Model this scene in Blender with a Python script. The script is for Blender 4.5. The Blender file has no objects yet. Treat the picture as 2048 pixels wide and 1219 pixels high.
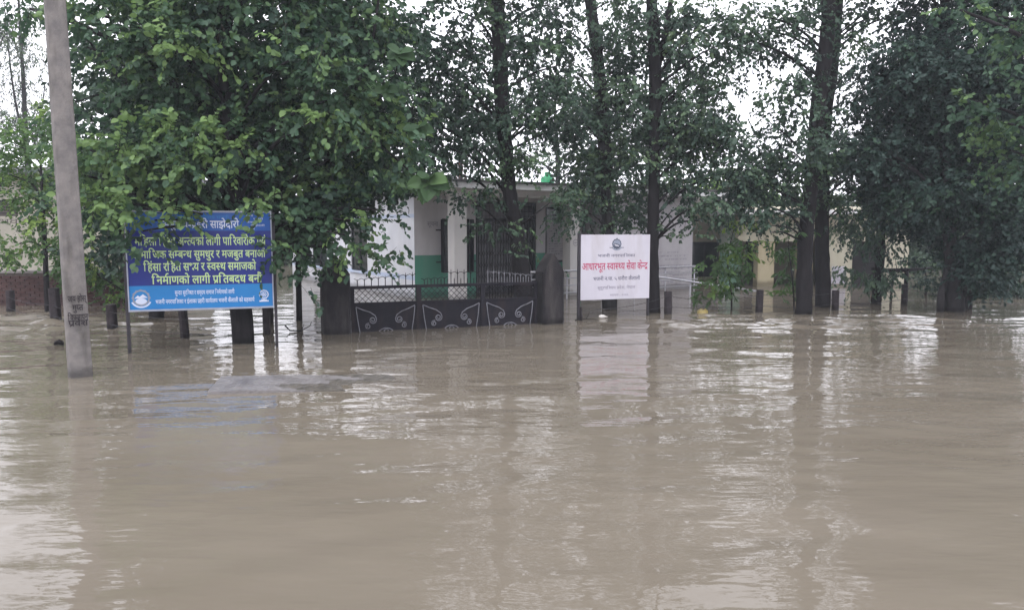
import bpy, math, random
import numpy as np
from mathutils import Vector, Matrix

# ------------------------------------------------------------------ camera, world, light
S = bpy.context.scene
COL = S.collection
FPX = 1500.0                       # focal length in pixels of a 2048 px wide frame
PITCH = math.atan(149.5 / FPX)     # looking slightly down: horizon at 38 % of the frame height
CAMH = 2.0
cam_d = bpy.data.cameras.new('camera')
cam_d.sensor_width = 36.0
cam_d.lens = 36.0 * FPX / 2048.0
cam_d.clip_start = 0.05
cam_d.clip_end = 3000.0
cam = bpy.data.objects.new('camera', cam_d)
COL.objects.link(cam)
cam.location = (0, 0, CAMH)
cam.rotation_euler = (math.pi / 2 - PITCH, 0, 0)
S.camera = cam

SUN_EL, SUN_AZ = math.radians(58), math.radians(200)     # behind the camera, veiled by cloud
world = bpy.data.worlds.new('World')
S.world = world
world.use_nodes = True
wn = world.node_tree
wn.nodes.clear()
sky_t = wn.nodes.new('ShaderNodeTexSky')
sky_t.sky_type = 'NISHITA'
sky_t.sun_disc = False
sky_t.sun_elevation = SUN_EL
sky_t.sun_rotation = SUN_AZ
sky_t.air_density = 1.0
sky_t.dust_density = 6.0
sky_t.ozone_density = 1.0
hsv = wn.nodes.new('ShaderNodeHueSaturation')            # cloud cover: the blue is nearly gone
hsv.inputs['Saturation'].default_value = 0.12
ovc = wn.nodes.new('ShaderNodeMixRGB')                   # even cloud layer
ovc.inputs['Fac'].default_value = 0.65
ovc.inputs['Color2'].default_value = (19.5, 19.4, 21.0, 1)
bg = wn.nodes.new('ShaderNodeBackground')
bg.inputs['Strength'].default_value = 0.13
wo = wn.nodes.new('ShaderNodeOutputWorld')
wn.links.new(sky_t.outputs[0], hsv.inputs['Color'])
wn.links.new(hsv.outputs[0], ovc.inputs['Color1'])
wn.links.new(ovc.outputs[0], bg.inputs['Color'])
wn.links.new(bg.outputs[0], wo.inputs['Surface'])

sun_d = bpy.data.lights.new('sun', 'SUN')
sun_d.energy = 0.5
sun_d.angle = math.radians(40)
sun_d.color = (1.0, 0.97, 0.93)
sun = bpy.data.objects.new('sun', sun_d)
COL.objects.link(sun)
sun.location = (0, -10, 30)
sdir = Vector((math.sin(SUN_AZ) * math.cos(SUN_EL), math.cos(SUN_AZ) * math.cos(SUN_EL), math.sin(SUN_EL)))
sun.rotation_euler = sdir.to_track_quat('Z', 'Y').to_euler()

S.view_settings.view_transform = 'Standard'
S.view_settings.look = 'None'
S.view_settings.exposure = 0.42
S.view_settings.gamma = 1.0
S.view_settings.use_curve_mapping = False
S.render.engine = 'CYCLES'
S.cycles.max_bounces = 6
S.cycles.diffuse_bounces = 3
S.cycles.glossy_bounces = 3
S.cycles.transmission_bounces = 3
S.cycles.caustics_reflective = False
S.cycles.caustics_refractive = False

# ------------------------------------------------------------------ helpers
RNG = np.random.default_rng(11)
random.seed(5)
SP, CP = math.sin(PITCH), math.cos(PITCH)


def at(x, y, D):
    """point of the place that photograph pixel (x, y) shows when it lies D metres ahead"""
    u = (x - 1024.0) / FPX
    v = (y - 609.5) / FPX
    t = D / (CP - v * SP)
    return Vector((u * t, D, CAMH + (-SP - v * CP) * t))


def on_water(x, y, z=0.0):
    v = (y - 609.5) / FPX
    t = (z - CAMH) / (-SP - v * CP)
    return Vector(((x - 1024.0) / FPX * t, t * (CP - v * SP), z))


def lin(r, g, b):
    f = lambda c: (c / 255 / 12.92) if c / 255 <= 0.04045 else ((c / 255 + 0.055) / 1.055) ** 2.4
    return (f(r), f(g), f(b), 1.0)


def tag(o, label=None, cat=None, group=None, kind=None):
    if label: o['label'] = label
    if cat: o['category'] = cat
    if group: o['group'] = group
    if kind: o['kind'] = kind
    return o


def empty(name, loc, rz=0.0):
    o = bpy.data.objects.new(name, None)
    COL.objects.link(o)
    o.location = loc
    o.rotation_euler = (0, 0, rz)
    o.empty_display_size = 0.2
    return o


class MB:
    def __init__(s):
        s.v, s.f = [], []

    def add(s, vs, fs):
        n = len(s.v)
        s.v += [tuple(p) for p in vs]
        s.f += [tuple(i + n for i in f) for f in fs]
        return s

    def box(s, x0, x1, y0, y1, z0, z1):
        return s.add([(x0, y0, z0), (x1, y0, z0), (x1, y1, z0), (x0, y1, z0),
                      (x0, y0, z1), (x1, y0, z1), (x1, y1, z1), (x0, y1, z1)],
                     [(3, 2, 1, 0), (4, 5, 6, 7), (0, 1, 5, 4), (1, 2, 6, 5), (2, 3, 7, 6), (3, 0, 4, 7)])

    def tube(s, pts, radii, n=8, cap=True):
        pts = [Vector(p) for p in pts]
        if not hasattr(radii, '__len__'): radii = [radii] * len(pts)
        rings = []
        ref = Vector((0.123, 0.97, 0.21))
        base = len(s.v)
        for i, p in enumerate(pts):
            d = (pts[min(i + 1, len(pts) - 1)] - pts[max(i - 1, 0)])
            if d.length < 1e-9: d = Vector((0, 0, 1))
            d.normalize()
            a = ref - d * ref.dot(d)
            if a.length < 1e-3: a = Vector((1, 0, 0)) - d * d.x
            a.normalize()
            ref = a
            b = d.cross(a)
            for k in range(n):
                t = 2 * math.pi * k / n
                s.v.append(tuple(p + (a * math.cos(t) + b * math.sin(t)) * radii[i]))
        for i in range(len(pts) - 1):
            for k in range(n):
                k2 = (k + 1) % n
                s.f.append((base + i * n + k, base + i * n + k2, base + (i + 1) * n + k2, base + (i + 1) * n + k))
        if cap:
            s.f.append(tuple(base + k for k in range(n))[::-1])
            s.f.append(tuple(base + (len(pts) - 1) * n + k for k in range(n)))
        return s

    def prism(s, poly, y0, y1):
        """outline in the xz plane, extruded along y"""
        n = len(poly)
        vs = [(x, y0, z) for x, z in poly] + [(x, y1, z) for x, z in poly]
        fs = [tuple(range(n)), tuple(range(2 * n - 1, n - 1, -1))]
        fs += [(i, i + n, (i + 1) % n + n, (i + 1) % n) for i in range(n)]
        return s.add(vs, fs)

    def build(s, name, mat, parent=None, smooth=False, off=None):
        me = bpy.data.meshes.new(name)
        vs = s.v if off is None else [(x - off[0], y - off[1], z - off[2]) for x, y, z in s.v]
        me.from_pydata(vs, [], s.f)
        me.validate()
        me.update()
        if smooth: me.polygons.foreach_set('use_smooth', [True] * len(me.polygons))
        return link(name, me, mat, parent)


def link(name, me, mat, parent=None):
    o = bpy.data.objects.new(name, me)
    COL.objects.link(o)
    if mat is not None and len(me.materials) == 0: me.materials.append(mat)
    if parent is not None: o.parent = parent
    return o


def np_mesh(name, verts, faces_flat, loop_tot, mat, parent=None, smooth=False, attr=None):
    me = bpy.data.meshes.new(name)
    me.vertices.add(len(verts))
    me.vertices.foreach_set('co', np.asarray(verts, np.float32).ravel())
    me.loops.add(len(faces_flat))
    me.loops.foreach_set('vertex_index', np.asarray(faces_flat, np.int32))
    nf = len(faces_flat) // loop_tot
    me.polygons.add(nf)
    me.polygons.foreach_set('loop_start', np.arange(nf, dtype=np.int32) * loop_tot)
    if smooth: me.polygons.foreach_set('use_smooth', np.ones(nf, dtype=bool))
    if attr is not None:
        a = me.attributes.new('tint', 'FLOAT', 'POINT')
        a.data.foreach_set('value', np.asarray(attr, np.float32))
    me.update(calc_edges=True)
    return link(name, me, mat, parent)


def rough_box(sx, sy, z0, z1, taper=1.0, seg=0.06, amp=0.006, seed=0, shape=None, bev=0.015):
    """box with a worn, slightly uneven surface, its axis on the origin; returns an MB"""
    r = np.random.default_rng(seed)
    nx, ny, nz = 2 * max(1, int(sx / seg / 2)), 2 * max(1, int(sy / seg / 2)), max(2, int((z1 - z0) / (seg * 1.5)))
    m = MB()
    idx = {}
    ph = r.uniform(0, 6.28, (6, 3)); fr = r.uniform(3, 14, (6, 3))

    def vert(i, j, k):
        if (i, j, k) in idx: return idx[(i, j, k)]
        fx, fy, fz = i / nx * 2 - 1, j / ny * 2 - 1, k / nz
        z = z0 + (z1 - z0) * fz
        sc = 1 + (taper - 1) * fz
        x, y = fx * sx / 2 * sc, fy * sy / 2 * sc
        if abs(fx) == 1 and abs(fy) == 1:
            x -= math.copysign(bev, fx); y -= math.copysign(bev, fy)
        d = sum(math.sin(fr[q, 0] * x + ph[q, 0]) * math.sin(fr[q, 1] * y + ph[q, 1]) * math.sin(fr[q, 2] * z + ph[q, 2]) for q in range(6)) / 2.5
        d = (d + r.normal(0, 0.35)) * amp
        if abs(fx) == 1: x += math.copysign(d, fx)
        if abs(fy) == 1: y += math.copysign(d, fy)
        if k == nz: z += d * 0.8
        if shape: x, y, z = shape(x, y, z, fx, fy, fz)
        m.v.append((x, y, z)); idx[(i, j, k)] = len(m.v) - 1
        return idx[(i, j, k)]

    for k in range(nz):
        for i in range(nx):
            m.f.append((vert(i, 0, k), vert(i + 1, 0, k), vert(i + 1, 0, k + 1), vert(i, 0, k + 1)))
            m.f.append((vert(i + 1, ny, k), vert(i, ny, k), vert(i, ny, k + 1), vert(i + 1, ny, k + 1)))
        for j in range(ny):
            m.f.append((vert(0, j + 1, k), vert(0, j, k), vert(0, j, k + 1), vert(0, j + 1, k + 1)))
            m.f.append((vert(nx, j, k), vert(nx, j + 1, k), vert(nx, j + 1, k + 1), vert(nx, j, k + 1)))
    for i in range(nx):
        for j in range(ny):
            m.f.append((vert(i, j, nz), vert(i + 1, j, nz), vert(i + 1, j + 1, nz), vert(i, j + 1, nz)))
    return m


# ------------------------------------------------------------------ materials
MATS = {}


def mat(name, c1, c2=None, rough=0.75, scale=3.0, detail=6.0, bump=0.0, bscale=40.0, spec=0.35, metal=0.0,
        bands=None, wet=None, stretch=None, dirt=None):
    """procedural surface: two tones broken by noise, optional painted bands by height, a wet line, fine relief"""
    if name in MATS: return MATS[name]
    dull = lambda c: tuple(q * 0.84 for q in c[:3]) + (1,)       # scales every colour down evenly to offset the brighter sky
    c1, c2 = dull(c1), dull(c2 or c1)
    bands = [(a, b, dull(c)) for a, b, c in bands] if bands else None
    if dirt: dirt = (dull(dirt[0]),) + tuple(dirt[1:])
    m = bpy.data.materials.new(name)
    m.use_nodes = True
    nt = m.node_tree
    N, L = nt.nodes, nt.links
    p = N['Principled BSDF']
    p.inputs['Roughness'].default_value = rough
    p.inputs['Specular IOR Level'].default_value = spec
    p.inputs['Metallic'].default_value = metal
    tc = N.new('ShaderNodeNewGeometry')
    mp = N.new('ShaderNodeMapping')
    if stretch: mp.inputs['Scale'].default_value = stretch
    L.new(tc.outputs['Position'], mp.inputs['Vector'])
    no = N.new('ShaderNodeTexNoise')
    no.inputs['Scale'].default_value = scale
    no.inputs['Detail'].default_value = detail
    no.inputs['Roughness'].default_value = 0.62
    L.new(mp.outputs[0], no.inputs['Vector'])
    ra = N.new('ShaderNodeValToRGB')
    ra.color_ramp.elements[0].position = 0.32
    ra.color_ramp.elements[1].position = 0.68
    ra.color_ramp.elements[0].color = c1
    ra.color_ramp.elements[1].color = c2 or c1
    L.new(no.outputs['Fac'], ra.inputs['Fac'])
    out = ra.outputs[0]
    if bands or wet or dirt:
        sep = N.new('ShaderNodeSeparateXYZ')
        L.new(tc.outputs['Position'], sep.inputs[0])
        wob = N.new('ShaderNodeMath'); wob.operation = 'MULTIPLY_ADD'
        L.new(no.outputs['Fac'], wob.inputs[0]); wob.inputs[1].default_value = 0.02
        L.new(sep.outputs['Z'], wob.inputs[2])
        for z0, z1, col in (bands or []):
            a = N.new('ShaderNodeMath'); a.operation = 'GREATER_THAN'; a.inputs[1].default_value = z0 + 0.01
            b = N.new('ShaderNodeMath'); b.operation = 'LESS_THAN'; b.inputs[1].default_value = z1 + 0.01
            L.new(wob.outputs[0], a.inputs[0]); L.new(wob.outputs[0], b.inputs[0])
            c = N.new('ShaderNodeMath'); c.operation = 'MULTIPLY'
            L.new(a.outputs[0], c.inputs[0]); L.new(b.outputs[0], c.inputs[1])
            mx = N.new('ShaderNodeMixRGB')
            L.new(c.outputs[0], mx.inputs['Fac']); L.new(out, mx.inputs['Color1'])
            mx.inputs['Color2'].default_value = col
            out = mx.outputs[0]
        if dirt:                                   # streaky grime of its own shape
            n2 = N.new('ShaderNodeTexNoise'); n2.inputs['Scale'].default_value = dirt[1]; n2.inputs['Detail'].default_value = 8
            m2 = N.new('ShaderNodeMapping'); m2.inputs['Scale'].default_value = (1, 1, 0.22)
            L.new(tc.outputs['Position'], m2.inputs['Vector']); L.new(m2.outputs[0], n2.inputs['Vector'])
            r2 = N.new('ShaderNodeValToRGB'); r2.color_ramp.elements[0].position = 0.5; r2.color_ramp.elements[1].position = 0.75
            r2.color_ramp.elements[0].color = (0, 0, 0, 1); r2.color_ramp.elements[1].color = (dirt[2],) * 3 + (1,)
            L.new(n2.outputs['Fac'], r2.inputs['Fac'])
            mx = N.new('ShaderNodeMixRGB'); L.new(r2.outputs[0], mx.inputs['Fac']); L.new(out, mx.inputs['Color1'])
            mx.inputs['Color2'].default_value = dirt[0]
            out = mx.outputs[0]
        if wet:                                    # soaked rim above the flood level
            mr = N.new('ShaderNodeMapRange'); mr.inputs['From Min'].default_value = wet * 0.5; mr.inputs['From Max'].default_value = wet
            mr.inputs['To Min'].default_value = 0.5; mr.inputs['To Max'].default_value = 1.0
            w2 = N.new('ShaderNodeMath'); w2.operation = 'MULTIPLY_ADD'; w2.inputs[1].default_value = -wet * 1.6
            L.new(no.outputs['Fac'], w2.inputs[0]); 
            w3 = N.new('ShaderNodeMath'); w3.operation = 'ADD'; w3.inputs[1].default_value = wet * 0.8
            L.new(sep.outputs['Z'], w3.inputs[0]); L.new(w3.outputs[0], w2.inputs[2])
            L.new(w2.outputs[0], mr.inputs['Value'])
            mx = N.new('ShaderNodeMixRGB'); mx.blend_type = 'MULTIPLY'; mx.inputs['Fac'].default_value = 1
            L.new(out, mx.inputs['Color1']); L.new(mr.outputs[0], mx.inputs['Color2'])
            out = mx.outputs[0]
    L.new(out, p.inputs['Base Color'])
    if bump:
        nb = N.new('ShaderNodeTexNoise'); nb.inputs['Scale'].default_value = bscale; nb.inputs['Detail'].default_value = 5
        L.new(mp.outputs[0], nb.inputs['Vector'])
        bu = N.new('ShaderNodeBump'); bu.inputs['Strength'].default_value = bump; bu.inputs['Distance'].default_value = 0.02
        L.new(nb.outputs['Fac'], bu.inputs['Height'])
        L.new(bu.outputs[0], p.inputs['Normal'])
    MATS[name] = m
    return m


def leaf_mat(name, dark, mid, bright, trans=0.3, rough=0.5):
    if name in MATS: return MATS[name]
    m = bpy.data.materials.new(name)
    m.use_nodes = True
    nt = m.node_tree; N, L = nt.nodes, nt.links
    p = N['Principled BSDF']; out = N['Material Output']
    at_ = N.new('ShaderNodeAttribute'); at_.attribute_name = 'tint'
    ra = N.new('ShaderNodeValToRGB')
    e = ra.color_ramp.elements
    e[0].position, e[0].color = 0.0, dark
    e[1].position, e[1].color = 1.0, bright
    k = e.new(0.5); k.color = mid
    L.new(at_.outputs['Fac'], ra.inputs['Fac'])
    L.new(ra.outputs[0], p.inputs['Base Color'])
    p.inputs['Roughness'].default_value = rough
    p.inputs['Specular IOR Level'].default_value = 0.3
    tr = N.new('ShaderNodeBsdfTranslucent')
    L.new(ra.outputs[0], tr.inputs['Color'])
    mx = N.new('ShaderNodeMixShader'); mx.inputs['Fac'].default_value = trans
    L.new(p.outputs[0], mx.inputs[1]); L.new(tr.outputs[0], mx.inputs[2])
    L.new(mx.outputs[0], out.inputs['Surface'])
    MATS[name] = m
    return m


M_bark = mat('bark', (0.010, 0.009, 0.010, 1), (0.024, 0.021, 0.023, 1), 0.9, 9, bump=0.9, bscale=22, stretch=(1, 1, 0.3), spec=0.2, wet=0.12)
M_barkpale = mat('pale_bark', (0.018, 0.017, 0.018, 1), (0.046, 0.042, 0.044, 1), 0.9, 7, bump=0.9, bscale=20, stretch=(1, 1, 0.35), spec=0.2, wet=0.12)
M_twig = mat('twig', (0.03, 0.025, 0.018, 1), (0.05, 0.04, 0.03, 1), 0.9, 9)
L_sissoo = leaf_mat('sissoo_leaf', (0.028, 0.060, 0.042, 1), (0.058, 0.117, 0.064, 1), (0.165, 0.265, 0.090, 1), 0.38)
L_dark = leaf_mat('dark_leaf', (0.019, 0.038, 0.029, 1), (0.038, 0.073, 0.048, 1), (0.088, 0.150, 0.070, 1), 0.28)
L_deep = leaf_mat('deep_leaf', (0.015, 0.033, 0.029, 1), (0.029, 0.061, 0.048, 1), (0.068, 0.130, 0.072, 1), 0.22)
L_olive = leaf_mat('olive_leaf', (0.034, 0.062, 0.047, 1), (0.062, 0.108, 0.070, 1), (0.125, 0.19, 0.095, 1))
L_fresh = leaf_mat('fresh_leaf', (0.04, 0.085, 0.03, 1), (0.08, 0.16, 0.045, 1), (0.22, 0.33, 0.07, 1), 0.35)
L_far = leaf_mat('far_leaf', (0.04, 0.07, 0.045, 1), (0.07, 0.11, 0.065, 1), (0.12, 0.17, 0.08, 1))
L_teak = leaf_mat('teak_leaf', (0.035, 0.075, 0.035, 1), (0.06, 0.115, 0.048, 1), (0.095, 0.165, 0.062, 1), 0.35, 0.6)

M_pole = mat('pole_concrete', lin(106, 103, 103), lin(136, 131, 128), 0.9, 5, bump=0.5, bscale=60, wet=0.16, dirt=(lin(70, 66, 62), 5, 0.85))
M_post = mat('post_concrete', lin(34, 30, 34), lin(60, 53, 56), 0.9, 8, bump=0.6, bscale=50, wet=0.12)
M_pillar = mat('pillar_concrete', lin(22, 21, 25), lin(40, 37, 40), 0.92, 5, bump=0.7, bscale=40, wet=0.14, dirt=(lin(104, 98, 96), 4, 0.45))
M_gate = mat('gate_iron', lin(22, 21, 28), lin(34, 32, 40), 0.75, 6, bump=0.1, dirt=(lin(70, 56, 50), 7, 0.35), spec=0.2)
M_silver = mat('gate_silver_paint', lin(104, 104, 112), lin(138, 138, 146), 0.55, 12, dirt=(lin(70, 62, 62), 9, 0.6))
M_steel = mat('rail_steel', lin(190, 190, 200), lin(215, 215, 222), 0.3, 8, metal=0.4, spec=0.5)
M_white = mat('clinic_white', lin(214, 216, 224), lin(226, 228, 234), 0.85, 2, wet=0.22, bump=0.1, bscale=30, dirt=(lin(180, 178, 176), 1.6, 0.35),
              bands=[(0.53, 0.66, lin(192, 205, 228)), (2.36, 2.47, lin(196, 207, 228))])
M_front = mat('clinic_front', lin(214, 211, 215), lin(224, 221, 224), 0.85, 2, wet=0.22, bump=0.1, bscale=30, dirt=(lin(160, 156, 156), 2, 0.4),
              bands=[(-1.0, 1.26, lin(92, 158, 136))])
M_col = mat('clinic_column', lin(218, 215, 215), lin(228, 225, 223), 0.85, 2, wet=0.22, bump=0.1, bscale=30, dirt=(lin(172, 166, 160), 2, 0.4))
M_grey = mat('clinic_grey', lin(186, 182, 188), lin(198, 195, 199), 0.85, 2, wet=0.22, bump=0.1, bscale=30, dirt=(lin(140, 136, 140), 2, 0.4))
M_porchcol = mat('porch_column', lin(136, 144, 136), lin(150, 156, 146), 0.85, 2, bands=[(-1.0, 1.2, lin(112, 146, 128))], dirt=(lin(110, 112, 104), 2, 0.4))
M_fascia = mat('fascia', lin(246, 247, 250), lin(250, 251, 252), 0.85, 3, dirt=(lin(150, 148, 148), 2.2, 0.6))
M_coping = mat('dark_coping', lin(70, 70, 72), lin(100, 98, 98), 0.9, 4)
M_cream = mat('cream_plaster', lin(194, 189, 170), lin(208, 203, 184), 0.9, 2, dirt=(lin(170, 156, 122), 1.8, 0.5), wet=0.2)
M_house = mat('house_plaster', lin(150, 147, 136), lin(168, 164, 152), 0.9, 2, dirt=(lin(140, 132, 116), 1.8, 0.5))
M_creamlow = mat('cream_pillar', lin(190, 179, 150), lin(204, 193, 164), 0.9, 2, dirt=(lin(150, 134, 104), 2.2, 0.6), wet=0.25)
M_dark = mat('dark_opening', lin(30, 28, 30), lin(44, 42, 44), 0.8, 3)
M_iron = mat('dark_iron', lin(26, 26, 32), lin(40, 40, 46), 0.5, 8)
M_glass = mat('dark_glass', lin(38, 44, 46), lin(50, 56, 58), 0.12, 3, spec=0.6)
M_brick = mat('brick', lin(70, 52, 52), lin(92, 67, 64), 0.92, 4, bump=0.4, bscale=40, dirt=(lin(74, 58, 56), 5, 0.5))
M_mortar = mat('mortar', lin(84, 76, 74), lin(110, 100, 96), 0.95, 8)
M_capstone = mat('wall_coping', lin(128, 124, 124), lin(156, 150, 148), 0.9, 4)
M_roof = mat('grey_roof', lin(112, 112, 116), lin(140, 140, 142), 0.9, 3)
M_louvre = mat('louvre', lin(62, 56, 54), lin(84, 76, 72), 0.7, 4)
M_boardw = mat('sign_white', lin(198, 195, 206), lin(208, 205, 215), 0.4, 1.5, dirt=(lin(160, 150, 148), 2.5, 0.55))
M_letter = mat('sign_grey_lettering', lin(84, 82, 104), lin(96, 94, 116), 0.5, 5)
M_letterfaint = mat('sign_faint_lettering', lin(134, 128, 146), lin(152, 148, 164), 0.5, 5)
M_red = mat('sign_red_lettering', lin(176, 52, 92), lin(190, 66, 104), 0.5, 5)
M_embl = mat('emblem_slate', lin(66, 74, 92), lin(84, 92, 110), 0.5, 14)
M_emblmid = mat('emblem_grey', lin(132, 140, 158), lin(150, 156, 172), 0.5, 14)
M_blue0 = mat('banner_blue', lin(26, 84, 166), lin(32, 92, 174), 0.38, 2)
M_blue1 = mat('banner_navy', lin(20, 36, 120), lin(26, 44, 132), 0.38, 2)
M_blue2 = mat('banner_light_blue', lin(30, 120, 190), lin(38, 130, 198), 0.38, 2)
M_yel = mat('banner_pale_lettering', lin(186, 214, 148), lin(196, 222, 158), 0.4, 5)
M_wht = mat('banner_white_lettering', lin(206, 216, 238), lin(216, 224, 244), 0.4, 5)
M_frame = mat('sign_frame', lin(150, 156, 172), lin(172, 176, 190), 0.5, 8)
M_darkmetal = mat('sign_leg', lin(40, 38, 44), lin(60, 56, 62), 0.6, 8, wet=0.1)
M_paint = mat('stencil_paint', lin(34, 30, 36), lin(56, 50, 56), 0.9, 30)
M_slab = mat('wet_slab', lin(112, 108, 108), lin(136, 132, 132), 0.3, 6, bump=0.5, bscale=30, spec=0.5, dirt=(lin(70, 66, 64), 3, 0.8))
M_yellow = mat('yellow_plastic', lin(148, 132, 80), lin(160, 144, 92), 0.4, 6)
M_green = mat('green_plastic', lin(20, 128, 82), lin(28, 144, 94), 0.4, 6)
M_ground = mat('mud', (0.09, 0.07, 0.05, 1), (0.13, 0.1, 0.075, 1), 0.95, 1)
M_foam = mat('pale_plastic', lin(205, 200, 196), lin(222, 218, 212), 0.5, 8)
M_rust = mat('rebar', lin(78, 60, 54), lin(98, 76, 66), 0.8, 9)

# ------------------------------------------------------------------ water and ground
gm = MB()
gm.add([(-150, -60, -1.15), (150, -60, -1.15), (150, 240, -1.15), (-150, 240, -1.15)], [(0, 1, 2, 3)])
tag(gm.build('ground', M_ground), 'brown muddy ground under the flood water', 'ground', kind='structure')


def water_material():
    m = bpy.data.materials.new('flood_water')
    m.use_nodes = True
    nt = m.node_tree; N, L = nt.nodes, nt.links
    p = N['Principled BSDF']
    g = N.new('ShaderNodeNewGeometry')

    def noise(scale, det, stretch, rough=0.5):
        mp = N.new('ShaderNodeMapping'); mp.inputs['Scale'].default_value = stretch
        L.new(g.outputs['Position'], mp.inputs['Vector'])
        n = N.new('ShaderNodeTexNoise'); n.inputs['Scale'].default_value = scale
        n.inputs['Detail'].default_value = det; n.inputs['Roughness'].default_value = rough
        L.new(mp.outputs[0], n.inputs['Vector'])
        return n

    silt = noise(0.35, 4, (0.6, 1.6, 1))
    ra = N.new('ShaderNodeValToRGB')
    ra.color_ramp.elements[0].position = 0.3; ra.color_ramp.elements[1].position = 0.7
    ra.color_ramp.elements[0].color = (0.132, 0.114, 0.089, 1)
    ra.color_ramp.elements[1].color = (0.158, 0.138, 0.111, 1)
    L.new(silt.outputs['Fac'], ra.inputs['Fac'])
    L.new(ra.outputs[0], p.inputs['Base Color'])
    p.inputs['Roughness'].default_value = 0.02
    p.inputs['IOR'].default_value = 1.33
    p.inputs['Specular IOR Level'].default_value = 0.5
    n1 = noise(5.0, 1.6, (0.5, 1.3, 1), 0.45)
    n2 = noise(10, 1.6, (0.45, 1.25, 1), 0.5)
    patch = noise(0.5, 2, (0.6, 1.0, 1))
    pr = N.new('ShaderNodeMapRange'); pr.inputs['From Min'].default_value = 0.35; pr.inputs['From Max'].default_value = 0.65
    pr.inputs['To Min'].default_value = 0.45; pr.inputs['To Max'].default_value = 1.15
    L.new(patch.outputs['Fac'], pr.inputs['Value'])
    a = N.new('ShaderNodeMath'); a.operation = 'MULTIPLY_ADD'; a.inputs[1].default_value = 0.6
    L.new(n2.outputs['Fac'], a.inputs[0]); L.new(n1.outputs['Fac'], a.inputs[2])
    b = N.new('ShaderNodeMath'); b.operation = 'MULTIPLY'
    L.new(a.outputs[0], b.inputs[0]); L.new(pr.outputs[0], b.inputs[1])
    bu = N.new('ShaderNodeBump'); bu.inputs['Strength'].default_value = 1.0; bu.inputs['Distance'].default_value = 0.006
    L.new(b.outputs[0], bu.inputs['Height'])
    L.new(bu.outputs[0], p.inputs['Normal'])
    return m


def axis(segs):
    out = [segs[0][0]]
    for a, b, st in segs:
        n = max(1, int(round((b - a) / st)))
        out += list(np.linspace(a, b, n + 1)[1:])
    return np.array(out)


wx = axis([(-149.5, -60, 30), (-60, -18, 3), (-18, 18, 0.085), (18, 60, 3), (60, 149.5, 30)])
wy = axis([(-59.5, -20, 20), (-20, 2, 1.0), (2, 10, 0.055), (10, 17, 0.075), (17, 30, 0.13), (30, 60, 1.5), (60, 239.5, 60)])
X, Y = np.meshgrid(wx, wy)
Z = np.zeros_like(X)
fade = np.clip((18 - np.abs(X)) / 2, 0, 1) * np.clip((Y - 1.8) / 1.0, 0, 1) * np.clip((30 - Y) / 3, 0, 1)
wr = np.random.default_rng(3)
for i in range(46):
    lam = 0.22 * (9.0 ** (i / 45.0))
    th = wr.normal(math.pi / 2 + 0.10, 0.42)
    kx, ky = math.cos(th) * 2 * math.pi / lam, math.sin(th) * 2 * math.pi / lam
    ampl = 0.0052 * lam / math.sqrt(46) * (2.3 if lam < 1.0 else 1.5)
    grp = 0.55 + 0.45 * np.sin(X * wr.uniform(-.7, .7) + Y * wr.uniform(-.7, .7) + wr.uniform(0, 6.28))
    Z += ampl * grp * np.sin(kx * X + ky * Y + wr.uniform(0, 6.28))
# rough, fast running water: far left by the brick wall, and the standing wave to the right of the white sign
rough1 = np.exp(-((X + 10.5) / 3.5) ** 2 - ((Y - 15.5) / 3.0) ** 2)
rough2 = np.exp(-((X - 5.0) / 2.6) ** 2 - ((Y - 16.2) / 1.6) ** 2) + 0.6 * np.exp(-((X - 8.5) / 2.5) ** 2 - ((Y - 16.8) / 1.8) ** 2)
tur = np.zeros_like(X)
for i in range(26):
    lam = wr.uniform(0.28, 1.1); th = wr.normal(math.pi / 2, 0.4)
    tur += lam * np.sin((math.cos(th) * X + math.sin(th) * Y) * 2 * math.pi / lam + wr.uniform(0, 6.28))
Z += tur * 0.0070 * (rough1 * 1.4 + rough2)
for (cx, cy, ln, sl, h, w) in ((4.7, 15.75, 1.7, -0.03, 0.07, 0.2), (4.2, 15.2, 1.3, 0.02, 0.03, 0.16), (6.4, 15.55, 1.1, -0.05, 0.06, 0.2), (5.4, 16.6, 1.3, 0.03, .04, .18), (3.7, 14.0, .9, -.02, .02, .14), (6.9, 17.2, 1.2, .02, .045, .2), (9.3, 17.3, 1.4, 0, .04, .2),
                               (2.6, 14.4, 1.5, 0.02, 0.012, 0.14), (8.2, 15.2, 2.4, 0.03, 0.012, 0.2), (-12.3, 17.3, 1.8, 0.0, 0.08, 0.22), (-11.8, 16.2, 1.7, 0.02, 0.06, 0.2), (-9.6, 15.3, 1.2, 0.0, 0.05, 0.18), (-8.6, 13.6, 1.0, .03, .035, .16), (-10.5, 14.2, 1.4, .0, .04, .18)):
    Z += .55 * h * (.6 + .4 * np.sin(X * 5.3 + Y * 2.1) * np.sin(X * 2.7 - Y * 3.3)) * np.exp(-((X - cx) / ln) ** 4) * np.exp(-((Y - cy - sl * (X - cx) - 0.05 * np.sin(X * 3.1)) / w) ** 2)
Z *= fade
nxw, nyw = len(wx), len(wy)
ii = (np.arange(nyw - 1)[:, None] * nxw + np.arange(nxw - 1)[None, :]).ravel()
wf = np.stack([ii, ii + 1, ii + 1 + nxw, ii + nxw], 1).ravel()
water = np_mesh('water', np.stack([X.ravel(), Y.ravel(), Z.ravel()], 1), wf, 4, water_material(), smooth=True)
tag(water, 'brown rippled flood water covering the whole yard and road', 'water', kind='structure')

# ------------------------------------------------------------------ Devanagari lettering
GC = {}


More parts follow.
